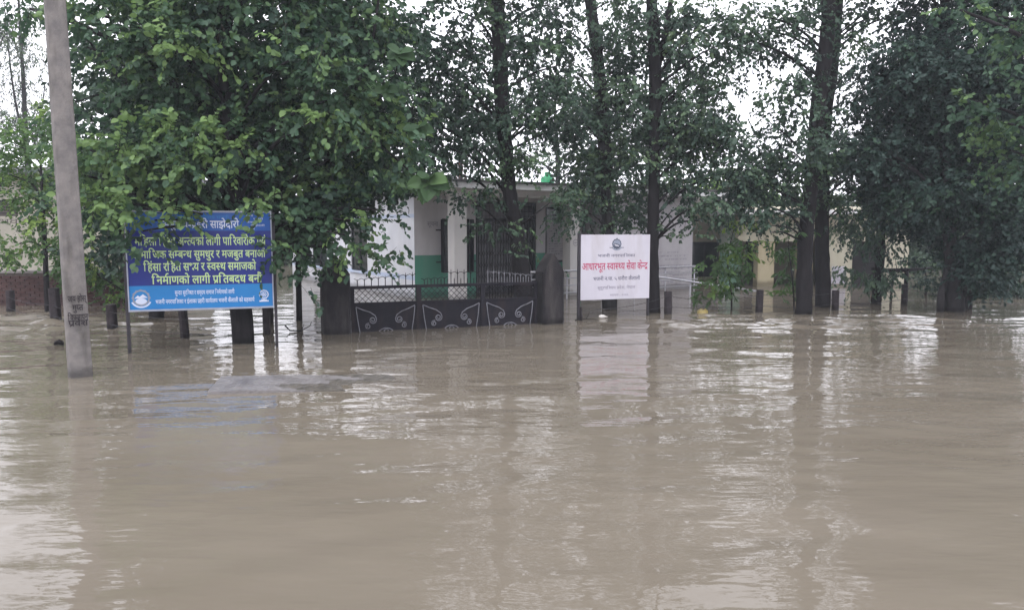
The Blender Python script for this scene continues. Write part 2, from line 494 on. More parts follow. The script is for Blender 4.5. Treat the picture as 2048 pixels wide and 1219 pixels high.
def glyph(ch, bold):
    """outline of one character as (verts, faces, advance)"""
    if (ch, bold) in GC: return GC[(ch, bold)]

    def mk(s):
        c = bpy.data.curves.new('glyph', 'FONT')
        c.body = s; c.size = 1; c.resolution_u = 2; c.offset = bold
        o = bpy.data.objects.new('glyph', c)
        COL.objects.link(o)
        bpy.context.view_layer.update()
        me = o.evaluated_get(bpy.context.evaluated_depsgraph_get()).to_mesh()
        v = [tuple(p.co) for p in me.vertices]; f = [tuple(p.vertices) for p in me.polygons]
        bpy.data.objects.remove(o); bpy.data.curves.remove(c)
        return v, f
    v, f = mk(ch)
    v2, _ = mk(ch + 'ा')
    v3, _ = mk('ा')
    adv = (max(p[0] for p in v2) - max(p[0] for p in v3)) if v2 and v3 else 0.3
    GC[(ch, bold)] = (v, f, adv)
    return GC[(ch, bold)]


def clip_left(v, f, x):
    """keep what lies left of x (faces cut against the line)"""
    nv, nf = [], []
    for fc in f:
        poly = [v[i] for i in fc]
        out = []
        for a, b in zip(poly, poly[1:] + poly[:1]):
            ina, inb = a[0] <= x, b[0] <= x
            if ina: out.append(a)
            if ina != inb:
                t = (x - a[0]) / (b[0] - a[0])
                out.append((x, a[1] + t * (b[1] - a[1]), 0))
        if len(out) >= 3:
            nf.append(tuple(range(len(nv), len(nv) + len(out)))); nv += out
    return nv, nf


def shape_text(s, bold=0.0):
    """lay out Nepali text with half letters, reph, rakar and the short i moved to the front"""
    V, F = [], []
    pen = 0.0
    cnt = [0]

    def put(v, f, dx, dy=0.0, sx=1.0, sy=1.0):
        cnt[0] += 1
        z = 0.0004 * (cnt[0] % 4)
        n = len(V)
        V.extend([(p[0] * sx + dx, p[1] * sy + dy, z) for p in v])
        F.extend([tuple(i + n for i in q) for q in f])
    chars = list(s)
    i = 0
    cons = lambda c: 0x0915 <= ord(c) <= 0x0939
    while i < len(chars):
        c = chars[i]
        if c == ' ':
            pen += 0.26; i += 1; continue
        if not cons(c):
            v, f, a = glyph(c, bold)
            put(v, f, pen); pen += max(a, 0.0) if ord(c) > 0x900 else max(a, 0.25); i += 1; continue
        cl = [c]; i += 1
        while i + 1 < len(chars) and chars[i] == '्' and cons(chars[i + 1]):
            cl.append(chars[i + 1]); i += 2
        marks = []
        while i < len(chars) and (0x093E <= ord(chars[i]) <= 0x094C or chars[i] in 'ंँ'):
            marks.append(chars[i]); i += 1
        reph = len(cl) > 1 and cl[0] == 'र'
        if reph: cl = cl[1:]
        rak = len(cl) > 1 and cl[-1] == 'र'
        if rak: cl = cl[:-1]
        if 'ि' in marks:
            v, f, a = glyph('ि', bold); put(v, f, pen); pen += a
        for h in cl[:-1]:
            v, f, a = glyph(h, bold)
            st = [p[0] for p in v if p[1] < 0.03]
            xl = min(st) if st and min(st) > a * 0.45 else a * 0.72
            if h in 'दटठडढहछ': xl = a
            v2, f2 = clip_left(v, f, xl)
            put(v2, f2, pen); pen += xl - 0.01
        v, f, a = glyph(cl[-1], bold)
        put(v, f, pen)
        if rak:
            st = [p[0] for p in v if p[1] < 0.03]
            xr = min(st) if st else a * 0.6
            w = 0.05 + bold
            put([(xr + 0.02, 0.26, 0), (xr + 0.02, 0.26 - 2 * w, 0), (xr - 0.24, 0.0 - w, 0), (xr - 0.24, 0.0 + w, 0)], [(0, 3, 2, 1)], pen)
        pen += a
        if reph:
            v, f, a2 = glyph('े', bold); put(v, f, pen - 0.42, 0, -1.0, 1.0)
        for mk_ in marks:
            if mk_ == 'ि': continue
            v, f, a2 = glyph(mk_, bold); put(v, f, pen); pen += max(a2, 0)
    return V, F


def lettering(text, x0, x1, zc, height, material, parent, y, bold=0.0, fit=True, label=None):
    """flat letters in the local xz plane of a sign face at depth y (facing -y)"""
    V, F = shape_text(text, bold)
    w = max(p[0] for p in V) - min(p[0] for p in V)
    xm = min(p[0] for p in V)
    sz = height / 0.62
    sx = (x1 - x0) / w if fit else sz
    m = MB()
    m.add([(x0 + (p[0] - xm) * sx, y - p[2], zc - height / 2 + p[1] * sz) for p in V], F)
    o = m.build('lettering', material, parent)
    if label: o['label'] = label
    return o


def disc(m, cx, cz, r, y, n=28, rx=1.0, a0=0.0, a1=2 * math.pi):
    pts = [(cx + math.cos(a0 + (a1 - a0) * k / n) * r * rx, y, cz + math.sin(a0 + (a1 - a0) * k / n) * r) for k in range(n + (0 if abs(a1 - a0 - 2 * math.pi) < 1e-6 else 1))]
    m.add(pts, [tuple(range(len(pts)))])
    return m


def ring(m, cx, cz, r0, r1, y, n=36, a0=0.0, a1=2 * math.pi, wav=0.0):
    vs, fs = [], []
    for k in range(n + 1):
        a = a0 + (a1 - a0) * k / n
        q = 1 + wav * math.cos(a * 12)
        vs += [(cx + math.cos(a) * r0, y, cz + math.sin(a) * r0), (cx + math.cos(a) * r1 * q, y, cz + math.sin(a) * r1 * q)]
    for k in range(n): fs.append((2 * k, 2 * k + 1, 2 * k + 3, 2 * k + 2))
    m.add(vs, fs)
    return m

# ------------------------------------------------------------------ the clinic (white building with green dado and veranda)
TH = math.radians(33)
CL = Vector((-2.85, 22.0, 0.0))
clinic = empty('clinic_building', CL, TH)
tag(clinic, 'white single storey clinic with green dado and columned veranda behind the gate', 'building')
W = 0.23
# local x runs along the front, y to the back, veranda in front of y = 0
fw = MB()
BOT, TOP = -1.1, 3.14
for x0, x1, z0, z1 in ((0.0, 0.91, BOT, TOP), (0.91, 1.86, BOT, 0.72), (0.91, 1.86, 2.34, TOP), (1.86, 2.07, BOT, TOP), (2.07, 4.33, 2.88, TOP),
                       (4.33, 4.70, BOT, TOP), (4.70, 5.75, BOT, 0.95), (4.70, 5.75, 2.75, TOP), (5.75, 6.2, BOT, TOP)):
    fw.box(x0, x1, 0.0, W, z0, z1)
fw.build('front_wall', M_front, clinic)
sw = MB()
wins = ((3.6, 5.1, 0.62, 2.2), (7.6, 9.3, 0.62, 2.2))
sw.box(-.008, -.001, .0, W, BOT, TOP)
for a, b in ((W + .003, 3.6), (5.1, 7.6), (9.3, 12.0)): sw.box(-.008 if a < 1 else 0, W, a, b, BOT, TOP)
for a, b, z0, z1 in wins:
    sw.box(0, W, a, b, BOT, z0); sw.box(0, W, a, b, z1, TOP)
tag(sw.build('side_wall', M_white, clinic), 'bright white side wall with thin pale blue bands')
ew = MB()
ew.box(6.2, 9.9, -1.5, -1.5 + W, BOT, TOP)
ew.box(9.67, 9.9, -1.5 + W, 9.0, BOT, TOP)
ew.box(6.2, 6.2 + W, -1.5 + W, W - 0.003, BOT, TOP)
ew.build('text_wall', M_grey, clinic)
bk = MB()
bk.box(W, 9.67, 11.8, 12.0, BOT, TOP)
bk.build('rear_wall', M_white, clinic)
inn = MB()
inn.box(W, 6.1, 0.75, 0.85, BOT, TOP - 0.01)  # backing wall pulled close behind the openings to catch light
inn.build('backing_wall', M_grey, clinic)
sl = MB()
sl.box(-0.45, 9.95, -2.05, 12.3, 3.143, 3.30)
sl.box(9.953, 12.9, -2.05, 1.2, 3.143, 3.30)
sl.build('roof_slab', M_fascia, clinic)
cp = MB()
cp.box(-0.5, 12.95, -2.1, -1.95, 3.303, 3.375); cp.box(-0.5, -0.35, -1.947, 12.3, 3.303, 3.375)
cp.build('roof_coping', M_coping, clinic)
bm_ = MB()
bm_.box(0.3, 6.2, -1.62, -1.36, 2.95, 3.14)
bm_.build('veranda_beam', M_col, clinic)
bm_ = MB(); bm_.box(9.9, 12.4, -1.62, -1.36, 2.95, 3.14)
bm_.build('veranda_beam', M_col, clinic)
for x0, mt in ((0.40, M_col), (4.42, M_col), (11.5, M_porchcol)):
    c = MB(); w_ = 0.39 if x0 < 11 else 0.7
    c.box(x0, x0 + w_, -1.7, -1.7 + 0.39, BOT, 2.947)
    c.build('column', mt, clinic)
# round painted mark on the second column, as in the photo
r_ = MB(); ring(r_, 4.62, 1.62, 0.085, 0.10, -1.704, 24); r_.box(4.56, 4.68, -1.705, -1.704, 1.61, 1.63); r_.build('painted_mark', M_letterfaint, clinic)
# window one (dark, open shutters) and window by the notice board
for x0, x1, z0, z1 in ((0.91, 1.86, 0.72, 2.34), (4.70, 5.75, 0.95, 2.75)):
    wdw = MB()
    for a, b, c, d in ((x0, x0 + .06, z0, z1), (x1 - .06, x1, z0, z1), (x0 + .06, x1 - .06, z0, z0 + .06), (x0 + .06, x1 - .06, z1 - .06, z1), ((x0 + x1) / 2 - .03, (x0 + x1) / 2 + .03, z0 + .06, z1 - .06)):
        wdw.box(a, b, 0.02, 0.09, c, d)
    wo_ = wdw.build('window', M_iron, clinic)
    g_ = MB(); g_.box(x0 + .06, x1 - .06, 0.05, 0.056, z0 + .06, z1 - .06); g_.build('pane', M_glass, wo_)
    bars = 6
    for k in range(bars):
        b = MB(); zz = z0 + (z1 - z0) * (k + 1) / (bars + 1)
        b.tube([(x0 + .03, 0.03, zz), (x1 - .03, 0.03, zz)], 0.008, 6); b.build('bar', M_iron, wo_)
for xs_, sgn in ((0.885, -1), (1.88, 1)):
    sh = MB(); sh.box(xs_ - 0.02, xs_ + 0.02, -0.2, -0.004, 0.74, 2.32)
    so = sh.build('shutter', M_iron, clinic)
    for z in (1.05, 2.0):
        h = MB(); h.box(xs_ + sgn * 0.021, xs_ + sgn * 0.19, -0.02, -0.004, z - 0.018, z + 0.018); h.build('hinge', M_iron, so)
for a, b, z0, z1 in wins:
    wdw = MB()
    for c, d, e, f in ((a, a + .07, z0, z1), (b - .07, b, z0, z1), (a + .07, b - .07, z0, z0 + .07), (a + .07, b - .07, z1 - .07, z1), ((a + b) / 2 - .04, (a + b) / 2 + .04, z0 + .07, z1 - .07)):
        wdw.box(0.03, 0.10, c, d, e, f)
    wo_ = wdw.build('window', M_iron, clinic)
    for c, d in ((a + .07, (a + b) / 2 - .04), ((a + b) / 2 + .04, b - .07)):
        g_ = MB(); g_.box(0.06, 0.066, c, d, z0 + .07, z1 - .07); g_.build('pane', M_glass, wo_)
    s_ = MB(); s_.box(-0.06, 0.0, a - .08, b + .08, z0 - .07, z0 - .003); s_.build('sill', M_white, wo_)
# collapsible lattice gate in the entrance
cgm = MB()
x0, x1, zt, ztr = 2.07, 4.33, 2.88, 2.32
for a, b, c, d in ((x0, x0 + .07, BOT, zt), (x1 - .07, x1, BOT, zt), (x0 + .07, x1 - .07, zt - .07, zt), (x0 + .07, x1 - .07, ztr - .04, ztr + .04)):
    cgm.box(a, b, 0.02, 0.10, c, d)
cg = cgm.build('collapsible_gate', M_iron, clinic)
tag(cg, 'dark iron folding gate with barred transom in the entrance')
n = 21
for k in range(n):
    b = MB(); xx = x0 + .07 + (x1 - x0 - .14) * (k + .5) / n
    b.box(xx - .016, xx + .016, 0.03, 0.05, BOT, ztr - .04); b.build('picket', M_iron, cg)
for k in range(16):
    b = MB(); xx = x0 + .07 + (x1 - x0 - .14) * (k + .5) / 16
    b.tube([(xx, .06, ztr + .04), (xx, .06, zt - .07)], 0.008, 5); b.build('transom_bar', M_iron, cg)
for k in range(3):
    b = MB(); zz = ztr + .04 + (zt - ztr - .11) * (k + .5) / 3
    b.tube([(x0 + .05, .075, zz), (x1 - .05, .075, zz)], 0.008, 5); b.build('transom_bar', M_iron, cg)
lat = MB()
for k in range(n - 1):
    xa = x0 + .07 + (x1 - x0 - .14) * (k + .5) / n; xb = x0 + .07 + (x1 - x0 - .14) * (k + 1.5) / n
    for j in range(8):
        z_ = -0.6 + j * 0.36
        lat.tube([(xa, .058, z_), (xb, .058, z_ + .17)], .007, 4); lat.tube([(xb, .064, z_), (xa, .064, z_ + .17)], .007, 4)
tag(lat.build('lattice', M_iron, cg), kind='stuff')
# notice board in the veranda and the written end wall: rows of small, unreadable strokes
nb = MB(); nb.box(4.74, 5.7, -0.05, -0.004, 1.02, 2.32); nbo = nb.build('notice_board', M_grey, clinic)


def rows(parent, x0, x1, z0, z1, nrow, y, seed, name='text_rows'):
    rr = random.Random(seed)
    m = MB()
    dz = (z1 - z0) / nrow
    for k in range(nrow):
        z = z1 - (k + .5) * dz
        x = x0
        while x < x1 - .05:
            w = rr.uniform(.05, .2)
            if rr.random() < .8:
                xe = min(x1, x + w)
                m.box(x, xe, y - .002, y - .001, z + dz * .16, z + dz * .22)
                q = x
                while q < xe - .02:
                    if rr.random() < .7: m.box(q, q + .012, y - .002, y - .001, z - dz * .2, z + dz * .155)
                    q += rr.uniform(.02, .045)
            x += w + .03
    return tag(m.build(name, M_letter if seed % 2 else M_letterfaint, parent), kind='stuff')


rows(nbo, 4.8, 5.64, 1.1, 2.25, 14, -0.051, 1)
rows(clinic, 7.9, 9.8, 0.18, 0.85, 6, -1.502, 2)
rows(clinic, 7.9, 9.75, 0.95, 1.3, 3, -1.502, 4)
rows(clinic, 7.4, 9.2, 2.35, 2.5, 1, -1.502, 6)
lettering('सूचना', 0.42, 0.78, 2.18, 0.12, M_letterfaint, clinic, -0.004)
# reinforcement bars left standing on the roof
for (bx, by) in ((1.4, -1.2), (6.4, -1.1), (9.5, -1.2), (11.8, -1.4), (3.2, 3.0), (6.0, 6.0)):
    for k in range(4):
        b = MB(); qx, qy = bx + (k % 2) * .2, by + (k // 2) * .2
        lean = random.uniform(-.04, .04)
        b.tube([(qx, qy, 3.302), (qx + lean, qy, 3.302 + random.uniform(.75, 1.05))], .012, 5); b.build('rebar', M_rust, clinic)

# green drum on the roof
dr = CL + Matrix.Rotation(TH, 3, 'Z') @ Vector((5.2, 0.6, 3.302))
d_ = MB()
prof = [(0, .17), (.03, .2), (.2, .2), (.22, .21), (.24, .2), (.42, .2), (.46, .15), (.5, .09), (.58, .09), (.6, .1), (.62, .06)]
d_.tube([(0, 0, z) for z, r in prof], [r * 1.15 for z, r in prof], 18)
o = d_.build('plastic_drum', M_green, smooth=True); o.location = dr
tag(o, 'bright green plastic drum on the clinic roof seen through leaves', 'drum')

# ------------------------------------------------------------------ handrails of the access ramp
Rm = Matrix.Rotation(TH, 3, 'Z')


def railing(name, label, p0, p1, z0, z1, nbar, dz, posts):
    root = empty(name, CL + Rm @ Vector((p0[0], p0[1], 0)), TH)
    tag(root, label, 'handrail', 'handrails of the clinic ramp')
    L_ = p1[0] - p0[0]
    for k in range(nbar):
        m = MB()
        m.tube([(0, 0, z0 - k * dz), (L_, 0, z1 - k * dz)], .032 if k == 0 else .017, 8)
        m.build('top_rail' if k == 0 else 'rail', M_steel, root, True)
    for k in range(posts):
        t = (k + .02) / (posts - 1) * .98
        m = MB(); m.tube([(L_ * t, .03, -1.1), (L_ * t, .03, z0 + (z1 - z0) * t - .02)], .02, 8); m.build('post', M_steel, root, True)
    return root


railing('ramp_handrail', 'pale steel handrail with four level bars along the clinic veranda', (2.3, -2.6), (9.0, -2.6), .82, .82, 4, .21, 6)
railing('ramp_handrail', 'single pale steel rail sloping down into the water before the written wall', (6.1, -3.6), (10.8, -3.6), .63, -.02, 1, .2, 4)

# ------------------------------------------------------------------ cream building on the right
cb = empty('cream_building', (6.3, 26.7, 0))
tag(cb, 'cream plastered building with open veranda and square pillars at the right', 'building')
ox, oy = 6.3, 26.7


def cbx(name, mt, *bx, par=None):
    m = MB()
    for a, b, c, d, e, f in bx: m.box(a - ox, b - ox, c - oy, d - oy, e, f)
    return m.build(name, mt, par or cb)


cbx('pillar', M_creamlow, (8.75, 9.33, 26.7, 27.2, -1.1, 1.60))
cbx('pillar', M_creamlow, (10.25, 10.7, 26.7, 27.2, -1.1, 1.60))
cbx('lintel', M_cream, (8.0, 11.2, 26.68, 27.1, 1.603, 2.55))
cbx('front_wall', M_cream, (11.203, 12.1, 26.7, 26.95, -1.1, 2.55), (12.1, 13.15, 26.7, 26.95, 1.6, 2.55), (13.15, 14.1, 26.7, 26.95, -1.1, 2.55))
cbx('side_wall', M_cream, (13.85, 14.1, 26.953, 33, -1.1, 2.55))
cbx('rear_wall', M_cream, (6.3, 6.9, 29.0, 29.25, -1.1, 2.9), (8.0, 9.0, 29.0, 29.25, -1.1, 2.9), (6.9, 8.0, 29.0, 29.25, 1.55, 2.9), (9.9, 11.0, 29.0, 29.25, -1.1, 2.9), (9.0, 9.9, 29, 29.25, 1.6, 2.9), (11.0, 13.8, 29, 29.25, -1.1, 2.9))
d = cbx('door', M_dark, (9.0, 9.9, 29.1, 29.15, -1.1, 1.6)); 
d = cbx('door', M_dark, (12.1, 13.15, 26.8, 26.86, -1.1, 1.6)); cbx('handle', M_steel, (12.95, 13.0, 26.77, 26.8, .3, .5), par=d)
wq = cbx('window', M_iron, (6.9, 6.96, 29.06, 29.12, .2, 1.55), (7.94, 8.0, 29.06, 29.12, .2, 1.55), (6.96, 7.94, 29.06, 29.12, 1.49, 1.55), (7.42, 7.48, 29.06, 29.12, .2, 1.49))
cbx('pane', M_glass, (6.96, 7.42, 29.08, 29.09, .2, 1.49), par=wq); cbx('pane', M_glass, (7.48, 7.94, 29.08, 29.09, .2, 1.49), par=wq)
cbx('roof_slab', M_fascia, (7.6, 14.5, 26.2, 33.2, 2.553, 2.70))
ps = cbx('poster', M_boardw, (11.38, 11.9, 26.685, 26.697, .1, .72))
rows(ps, 11.42 - ox, 11.86 - ox, .2, .66, 7, -.016, 3)

# ------------------------------------------------------------------ cream building and brick wall at the far left
lb = empty('cream_house', (-17, 26, 0))
tag(lb, 'cream house with grey roof edge half hidden by bushes at far left', 'building')


def lbx(name, mt, *bx, par=None):
    m = MB()
    for a, b, c, d, e, f in bx: m.box(a + 17, b + 17, c - 26, d - 26, e, f)
    return m.build(name, mt, par or lb)


def zz(y, D=26.0): return at(0, y, D).z


lbx('wall', M_house, (-23, -13.2, 26, 26.3, -1.1, zz(470)), (-23, -13.2, 26, 26.3, zz(470), zz(432)), (-17.0, -13.2, 26, 26.3, zz(432), zz(400)), (-23, -13.2, 26, 26.3, zz(400), zz(374)), (-17.3, -13.2, 26, 26.3, zz(374), zz(350)), (-13.5, -13.2, 26.3, 33, -1.1, zz(350)))
lbx('dark_interior', M_dark, (-23, -17, 26.6, 26.7, zz(470), zz(345)))
for k in range(5):
    lbx('louvre', M_louvre, (-23, -17.0, 26.1 + .0, 26.16, zz(431 - k * 6), zz(427 - k * 6)))
lbx('roof_slab', M_roof, (-23.4, -12.9, 25.5, 33, zz(350) + .003, zz(336)))
lettering('सेवा भवन', 17 - 17.75 - .9, 17 - 16.7, zz(443), .17, M_louvre, lb, -.003)

bw = empty('brick_wall', (-13.5, 20.0, 0))
tag(bw, 'low red brick wall with pale coping behind the pole', 'wall')
m = MB(); m.box(-2.2, 4.6, .015, .21, -1.1, .86); m.build('mortar_core', M_mortar, bw)
m = MB(); m.box(-2.25, 4.65, -.05, .27, .863, .93); m.build('coping', M_capstone, bw)
bmesh_cache = None
bi = 0
for row in range(11):
    z = -.02 + row * .081
    if z + .07 > .86: break
    for k in range(-9, 19):
        x = k * .25 + (row % 2) * .125
        if x < -2.2 or x + .235 > 4.6: continue
        if bmesh_cache is None:
            q = MB(); b_ = .006
            q.add([(0, 0, 0), (.236, 0, 0), (.236, 0, .07), (0, 0, .07), (b_, -.012, b_), (.236 - b_, -.012, b_), (.236 - b_, -.012, .07 - b_), (b_, -.012, .07 - b_),
                   (0, .03, 0), (.236, .03, 0), (.236, .03, .07), (0, .03, .07)],
                  [(4, 5, 6, 7), (0, 1, 5, 4), (1, 2, 6, 5), (2, 3, 7, 6), (3, 0, 4, 7), (8, 9, 1, 0), (9, 10, 2, 1), (10, 11, 3, 2), (11, 8, 0, 3)])
            o = q.build('brick', M_brick, bw); bmesh_cache = o
        else:
            o = bmesh_cache.copy(); COL.objects.link(o); o.parent = bw
        o.location = (x, random.uniform(-.004, .004), z); o.rotation_euler = (0, random.uniform(-.01, .01), random.uniform(-.01, .01))
        bi += 1

# ------------------------------------------------------------------ electricity pole
pb = on_water(161, 752)
pole = empty('utility_pole', pb, math.radians(41))
tag(pole, 'tall grey concrete power pole leaning slightly in the water at left', 'pole')
pm = rough_box(.29, .22, -1.1, 8.6, .72, .05, .004, 2, shape=lambda x, y, z, a, b, c: (x - .011 * max(z, 0), y - .008 * max(z, 0), z), bev=.012)
shaft = pm.build('shaft', M_pole, pole)
for k, (zc_, tx, x0, x1) in enumerate(((1.08, 'जय होस्', -.11, .12), (.96, 'गुप्त', -.06, .07), (.83, 'विज्ञापन', -.12, .12), (.75, 'प्रवेश', -.12, .12))):
    lettering(tx, x0 - .013, x1 - .013, zc_, .075, M_paint, shaft, -.1225 - .004 * zc_, .012)

# ------------------------------------------------------------------ blue sign
def sign_frame(xl, yl, xr, yr):
    a = on_water(xl, yl); b = on_water(xr, yr)
    d = b - a
    return a, d.length, math.atan2(d.y, d.x)


a_, BL, bang = sign_frame(262, 706, 551, 693)
bs = empty('banner_sign', a_, bang)
tag(bs, 'blue banner sign board with pale Devanagari lettering behind the pole', 'sign')
m = MB(); m.box(-.05, .0, .02, .07, -1.1, 2.30); m.build('leg', M_darkmetal, bs)
m = MB(); m.box(BL, BL + .05, .02, .07, -1.1, 2.30); m.build('leg', M_darkmetal, bs)
b0, b1 = .71, 2.29
BH = b1 - b0
zf = lambda f: b1 - f * BH
BP = []
for f0, f1, mt, nm in ((0, .19, M_blue0, 'top_panel'), (.19, .755, M_blue1, 'middle_panel'), (.755, 1, M_blue2, 'bottom_panel')):
    m = MB(); m.box(.02, BL - .02, -.012, .0, zf(f1), zf(f0)); BP.append(m.build(nm, mt, bs))
m = MB()
for q in ((0, BL, zf(1) - .03, zf(1)), (0, BL, zf(0), zf(0) + .03), (0, .02, zf(1), zf(0)), (BL - .02, BL, zf(1), zf(0))): m.box(q[0], q[1], -.03, .018, q[2], q[3])
m.build('frame', M_frame, bs)
B = lambda t: t * BL
yb = -.0135
lettering('ईलाका प्रहरी कार्यालय भजनी', B(.3), B(.7), zf(.05), .045, M_blue2, BP[0], yb)
lettering('समुदाय-प्रहरी साझेदारी', B(.25), B(.77), zf(.125), .115, M_wht, BP[0], yb, .014)
for k, (tx, x0, x1) in enumerate((('दण्ड', .82, .87), ('प्रहरी', .87, .94), ('सेवा', .82, .87), ('साझेदारी', .85, .95), ('समाज', .82, .88))):
    lettering(tx, B(x0), B(x1), zf(.03 + k * .035), .026, M_wht, BP[0], yb)
lettering('महिला हिंसा अन्त्यको लागी पारिवारीक एवं', B(.06), B(.955), zf(.30), .125, M_yel, BP[1], yb, .018)
lettering('सामाजिक सम्बन्ध सुमधुर र मजबुत बनाऔं', B(.04), B(.95), zf(.435), .115, M_yel, BP[1], yb, .018)
lettering('हिंसा रहित सभ्य र स्वस्थ समाजको', B(.11), B(.88), zf(.565), .12, M_yel, BP[1], yb, .018)
lettering('निर्माणको लागी प्रतिबद्ध बनौं', B(.16), B(.92), zf(.70), .12, M_yel, BP[1], yb, .018)
lettering('सुन्दर सुरक्षित र समृद्ध समाज निर्माणको लागी', B(.31), B(.72), zf(.835), .062, M_wht, BP[2], yb, .014)
lettering('भजनी नगरपालिका र ईलाका प्रहरी कार्यालय भजनी कैलाली को सहकार्य', B(.18), B(.86), zf(.925), .062, M_wht, BP[2], yb, .014)
# municipal emblem at the lower left, police emblem at the lower right
ex, ez = B(.085), zf(.878)
m = MB(); ring(m, ex, ez, .105, .135, yb, 36, wav=.06); m.build('emblem_ring', M_emblmid, BP[2])
m = MB(); disc(m, ex, ez, .104, yb + .0005); m.build('emblem_disc', M_blue2, BP[2])
m = MB(); m.add([(ex - .1, yb - .001, ez - .01), (ex - .05, yb - .001, ez + .04), (ex - .02, yb - .001, ez + .02), (ex + .03, yb - .001, ez + .06), (ex + .1, yb - .001, ez)], [(0, 1, 2, 3, 4)])
disc(m, ex, ez - .055, .05, yb - .001, 20, 1.7); m.build('emblem_mountains', M_wht, BP[2])
m = MB(); ring(m, ex, ez, .14, .165, yb, 20, math.pi * 1.15, math.pi * 1.85); m.build('emblem_ribbon', M_wht, BP[2])
ex, ez = B(.928), zf(.872)
m = MB(); ring(m, ex, ez, .06, .078, yb, 30, wav=.05); m.build('emblem_ring', M_wht, BP[2])
m = MB()
for k in range(6):
    a = k * math.pi / 3
    ring(m, ex + math.cos(a) * .027, ez + math.sin(a) * .027, .012, .021, yb - .0004 * k, 12)
m.build('emblem_knot', M_wht, BP[2])
m = MB(); m.box(ex - .075, ex + .075, yb - .001, yb, ez - .125, ez - .1); m.box(ex - .045, ex + .045, yb - .001, yb, ez - .099, ez - .084); m.build('emblem_ribbon', M_wht, BP[2])

# ------------------------------------------------------------------ white health post sign
a_ = on_water(1160, 637)
b_ = on_water(1297, 631)
d_ = b_ - a_
WL, wang = d_.length, math.atan2(d_.y, d_.x)
ws = empty('health_sign', a_, wang)
tag(ws, 'square white signboard with red and grey Devanagari lettering beside the gate', 'sign')
m = MB(); m.box(-.06, .0, .0, .05, -1.1, 1.93); m.build('leg', M_darkmetal, ws)
m = MB(); m.box(WL - .01, WL + .04, .05, .09, -1.1, 1.90); m.build('leg', M_darkmetal, ws)
w0, w1 = .42, 1.90
m = MB(); m.box(.003, WL, -.012, .012, w0, w1); wpan = m.build('panel', M_boardw, ws)
m = MB(); m.box(.0, WL, .013, .045, w0, w0 + .04); m.box(0, WL, .013, .045, w1 - .04, w1); m.build('backing_frame', M_darkmetal, ws)
Wf = lambda t: t * WL
wz = lambda f: w1 - f * (w1 - w0)
yw = -.0135
lettering('भजनी नगरपालिका', Wf(.24), Wf(.78), wz(.325), .058, M_letter, wpan, yw, .006)
lettering('आधारभूत स्वास्थ्य सेवा केन्द्र', Wf(.02), Wf(.97), wz(.49), .145, M_red, wpan, yw, .014)
lettering('भजनी न.पा. ५ धनौरा कैलाली', Wf(.18), Wf(.86), wz(.68), .075, M_letter, wpan, yw, .006)
lettering('सुदूरपश्चिम प्रदेश, नेपाल', Wf(.24), Wf(.79), wz(.82), .06, M_letterfaint, wpan, yw, .004)
lettering('स्थापना - २०७६', Wf(.42), Wf(.69), wz(.935), .045, M_letterfaint, wpan, yw, .004)
ex, ez = Wf(.51), wz(.145)
m = MB(); ring(m, ex, ez, .095, .118, yw, 36, wav=.05); m.build('emblem_ring', M_embl, wpan)
m = MB(); disc(m, ex, ez, .094, yw + .0005); m.build('emblem_disc', M_emblmid, wpan)
m = MB(); disc(m, ex, ez - .035, .06, yw - .0005, 24, 1.35, math.pi, 2 * math.pi); m.add([(ex - .09, yw - .0007, ez - .03), (ex - .06, yw - .0007, ez + .02), (ex + .07, yw - .0007, ez - .01), (ex + .08, yw - .0007, ez - .04)], [(0, 1, 2, 3)])
m.build('emblem_hill', M_embl, wpan)
m = MB(); m.add([(ex - .06, yw - .0012, ez + .005), (ex - .03, yw - .0012, ez - .01), (ex + .05, yw - .0012, ez - .03), (ex + .055, yw - .0012, ez - .06), (ex - .02, yw - .0012, ez - .05), (ex - .055, yw - .0012, ez - .025)], [(0, 1, 2, 3, 4, 5)])
m.build('emblem_hands', M_boardw, wpan)
m = MB(); ring(m, ex, ez, .122, .15, yw, 18, math.pi * 1.2, math.pi * 1.8); m.build('emblem_ribbon', M_emblmid, wpan)
m = MB(); m.box(ex - .185, ex - .1, yw - .001, yw, ez - .09, ez - .075); m.box(ex + .1, ex + .185, yw - .001, yw, ez - .09, ez - .075); m.build('emblem_banner', M_embl, wpan)
m = MB(); m.add([(ex - .03, yw - .001, ez + .1), (ex + .01, yw - .001, ez + .15), (ex + .01, yw - .001, ez + .11)], [(0, 1, 2)]); m.add([(ex + .03, yw - .001, ez + .1), (ex + .0, yw - .0014, ez + .15), (ex + .0, yw - .0014, ez + .11)], [(0, 1, 2)]); m.build('emblem_flags', M_embl, wpan)

# ------------------------------------------------------------------ gate and its pillars
ga, gb = on_water(702, 664), on_water(1074, 646.5)
gd = gb - ga
GL, gang = gd.length, math.atan2(gd.y, gd.x)
gate = empty('iron_gate', ga, gang)
tag(gate, 'black iron gate with spiked top, diamond mesh and silver scrolls', 'gate')


def pillar(loc, w, zs, zp, seed, label):
    def shp(x, y, z, fx, fy, fz):
        if fz > .8:
            k = (fz - .8) / .2
            z = z + (zp - zs) * (1 - abs(fx)) * k
        return x, y, z
    m = rough_box(w, w * .95, -1.1, zs, 1.0, .045, .006, seed, shp, .02)
    o = m.build('gate_pillar', M_pillar)
    o.location = loc; o.rotation_euler = (0, 0, gang)
    tag(o, label, 'pillar', 'gate pillars')


gx = Vector((math.cos(gang), math.sin(gang), 0))
pillar(ga - gx * .29, .52, 1.16, 1.53, 4, 'dark weathered gate pillar with peaked top left of the gate, under leaves')
pillar(gb + gx * .29, .50, 1.12, 1.50, 5, 'dark weathered gate pillar with peaked top between the gate and the white sign')

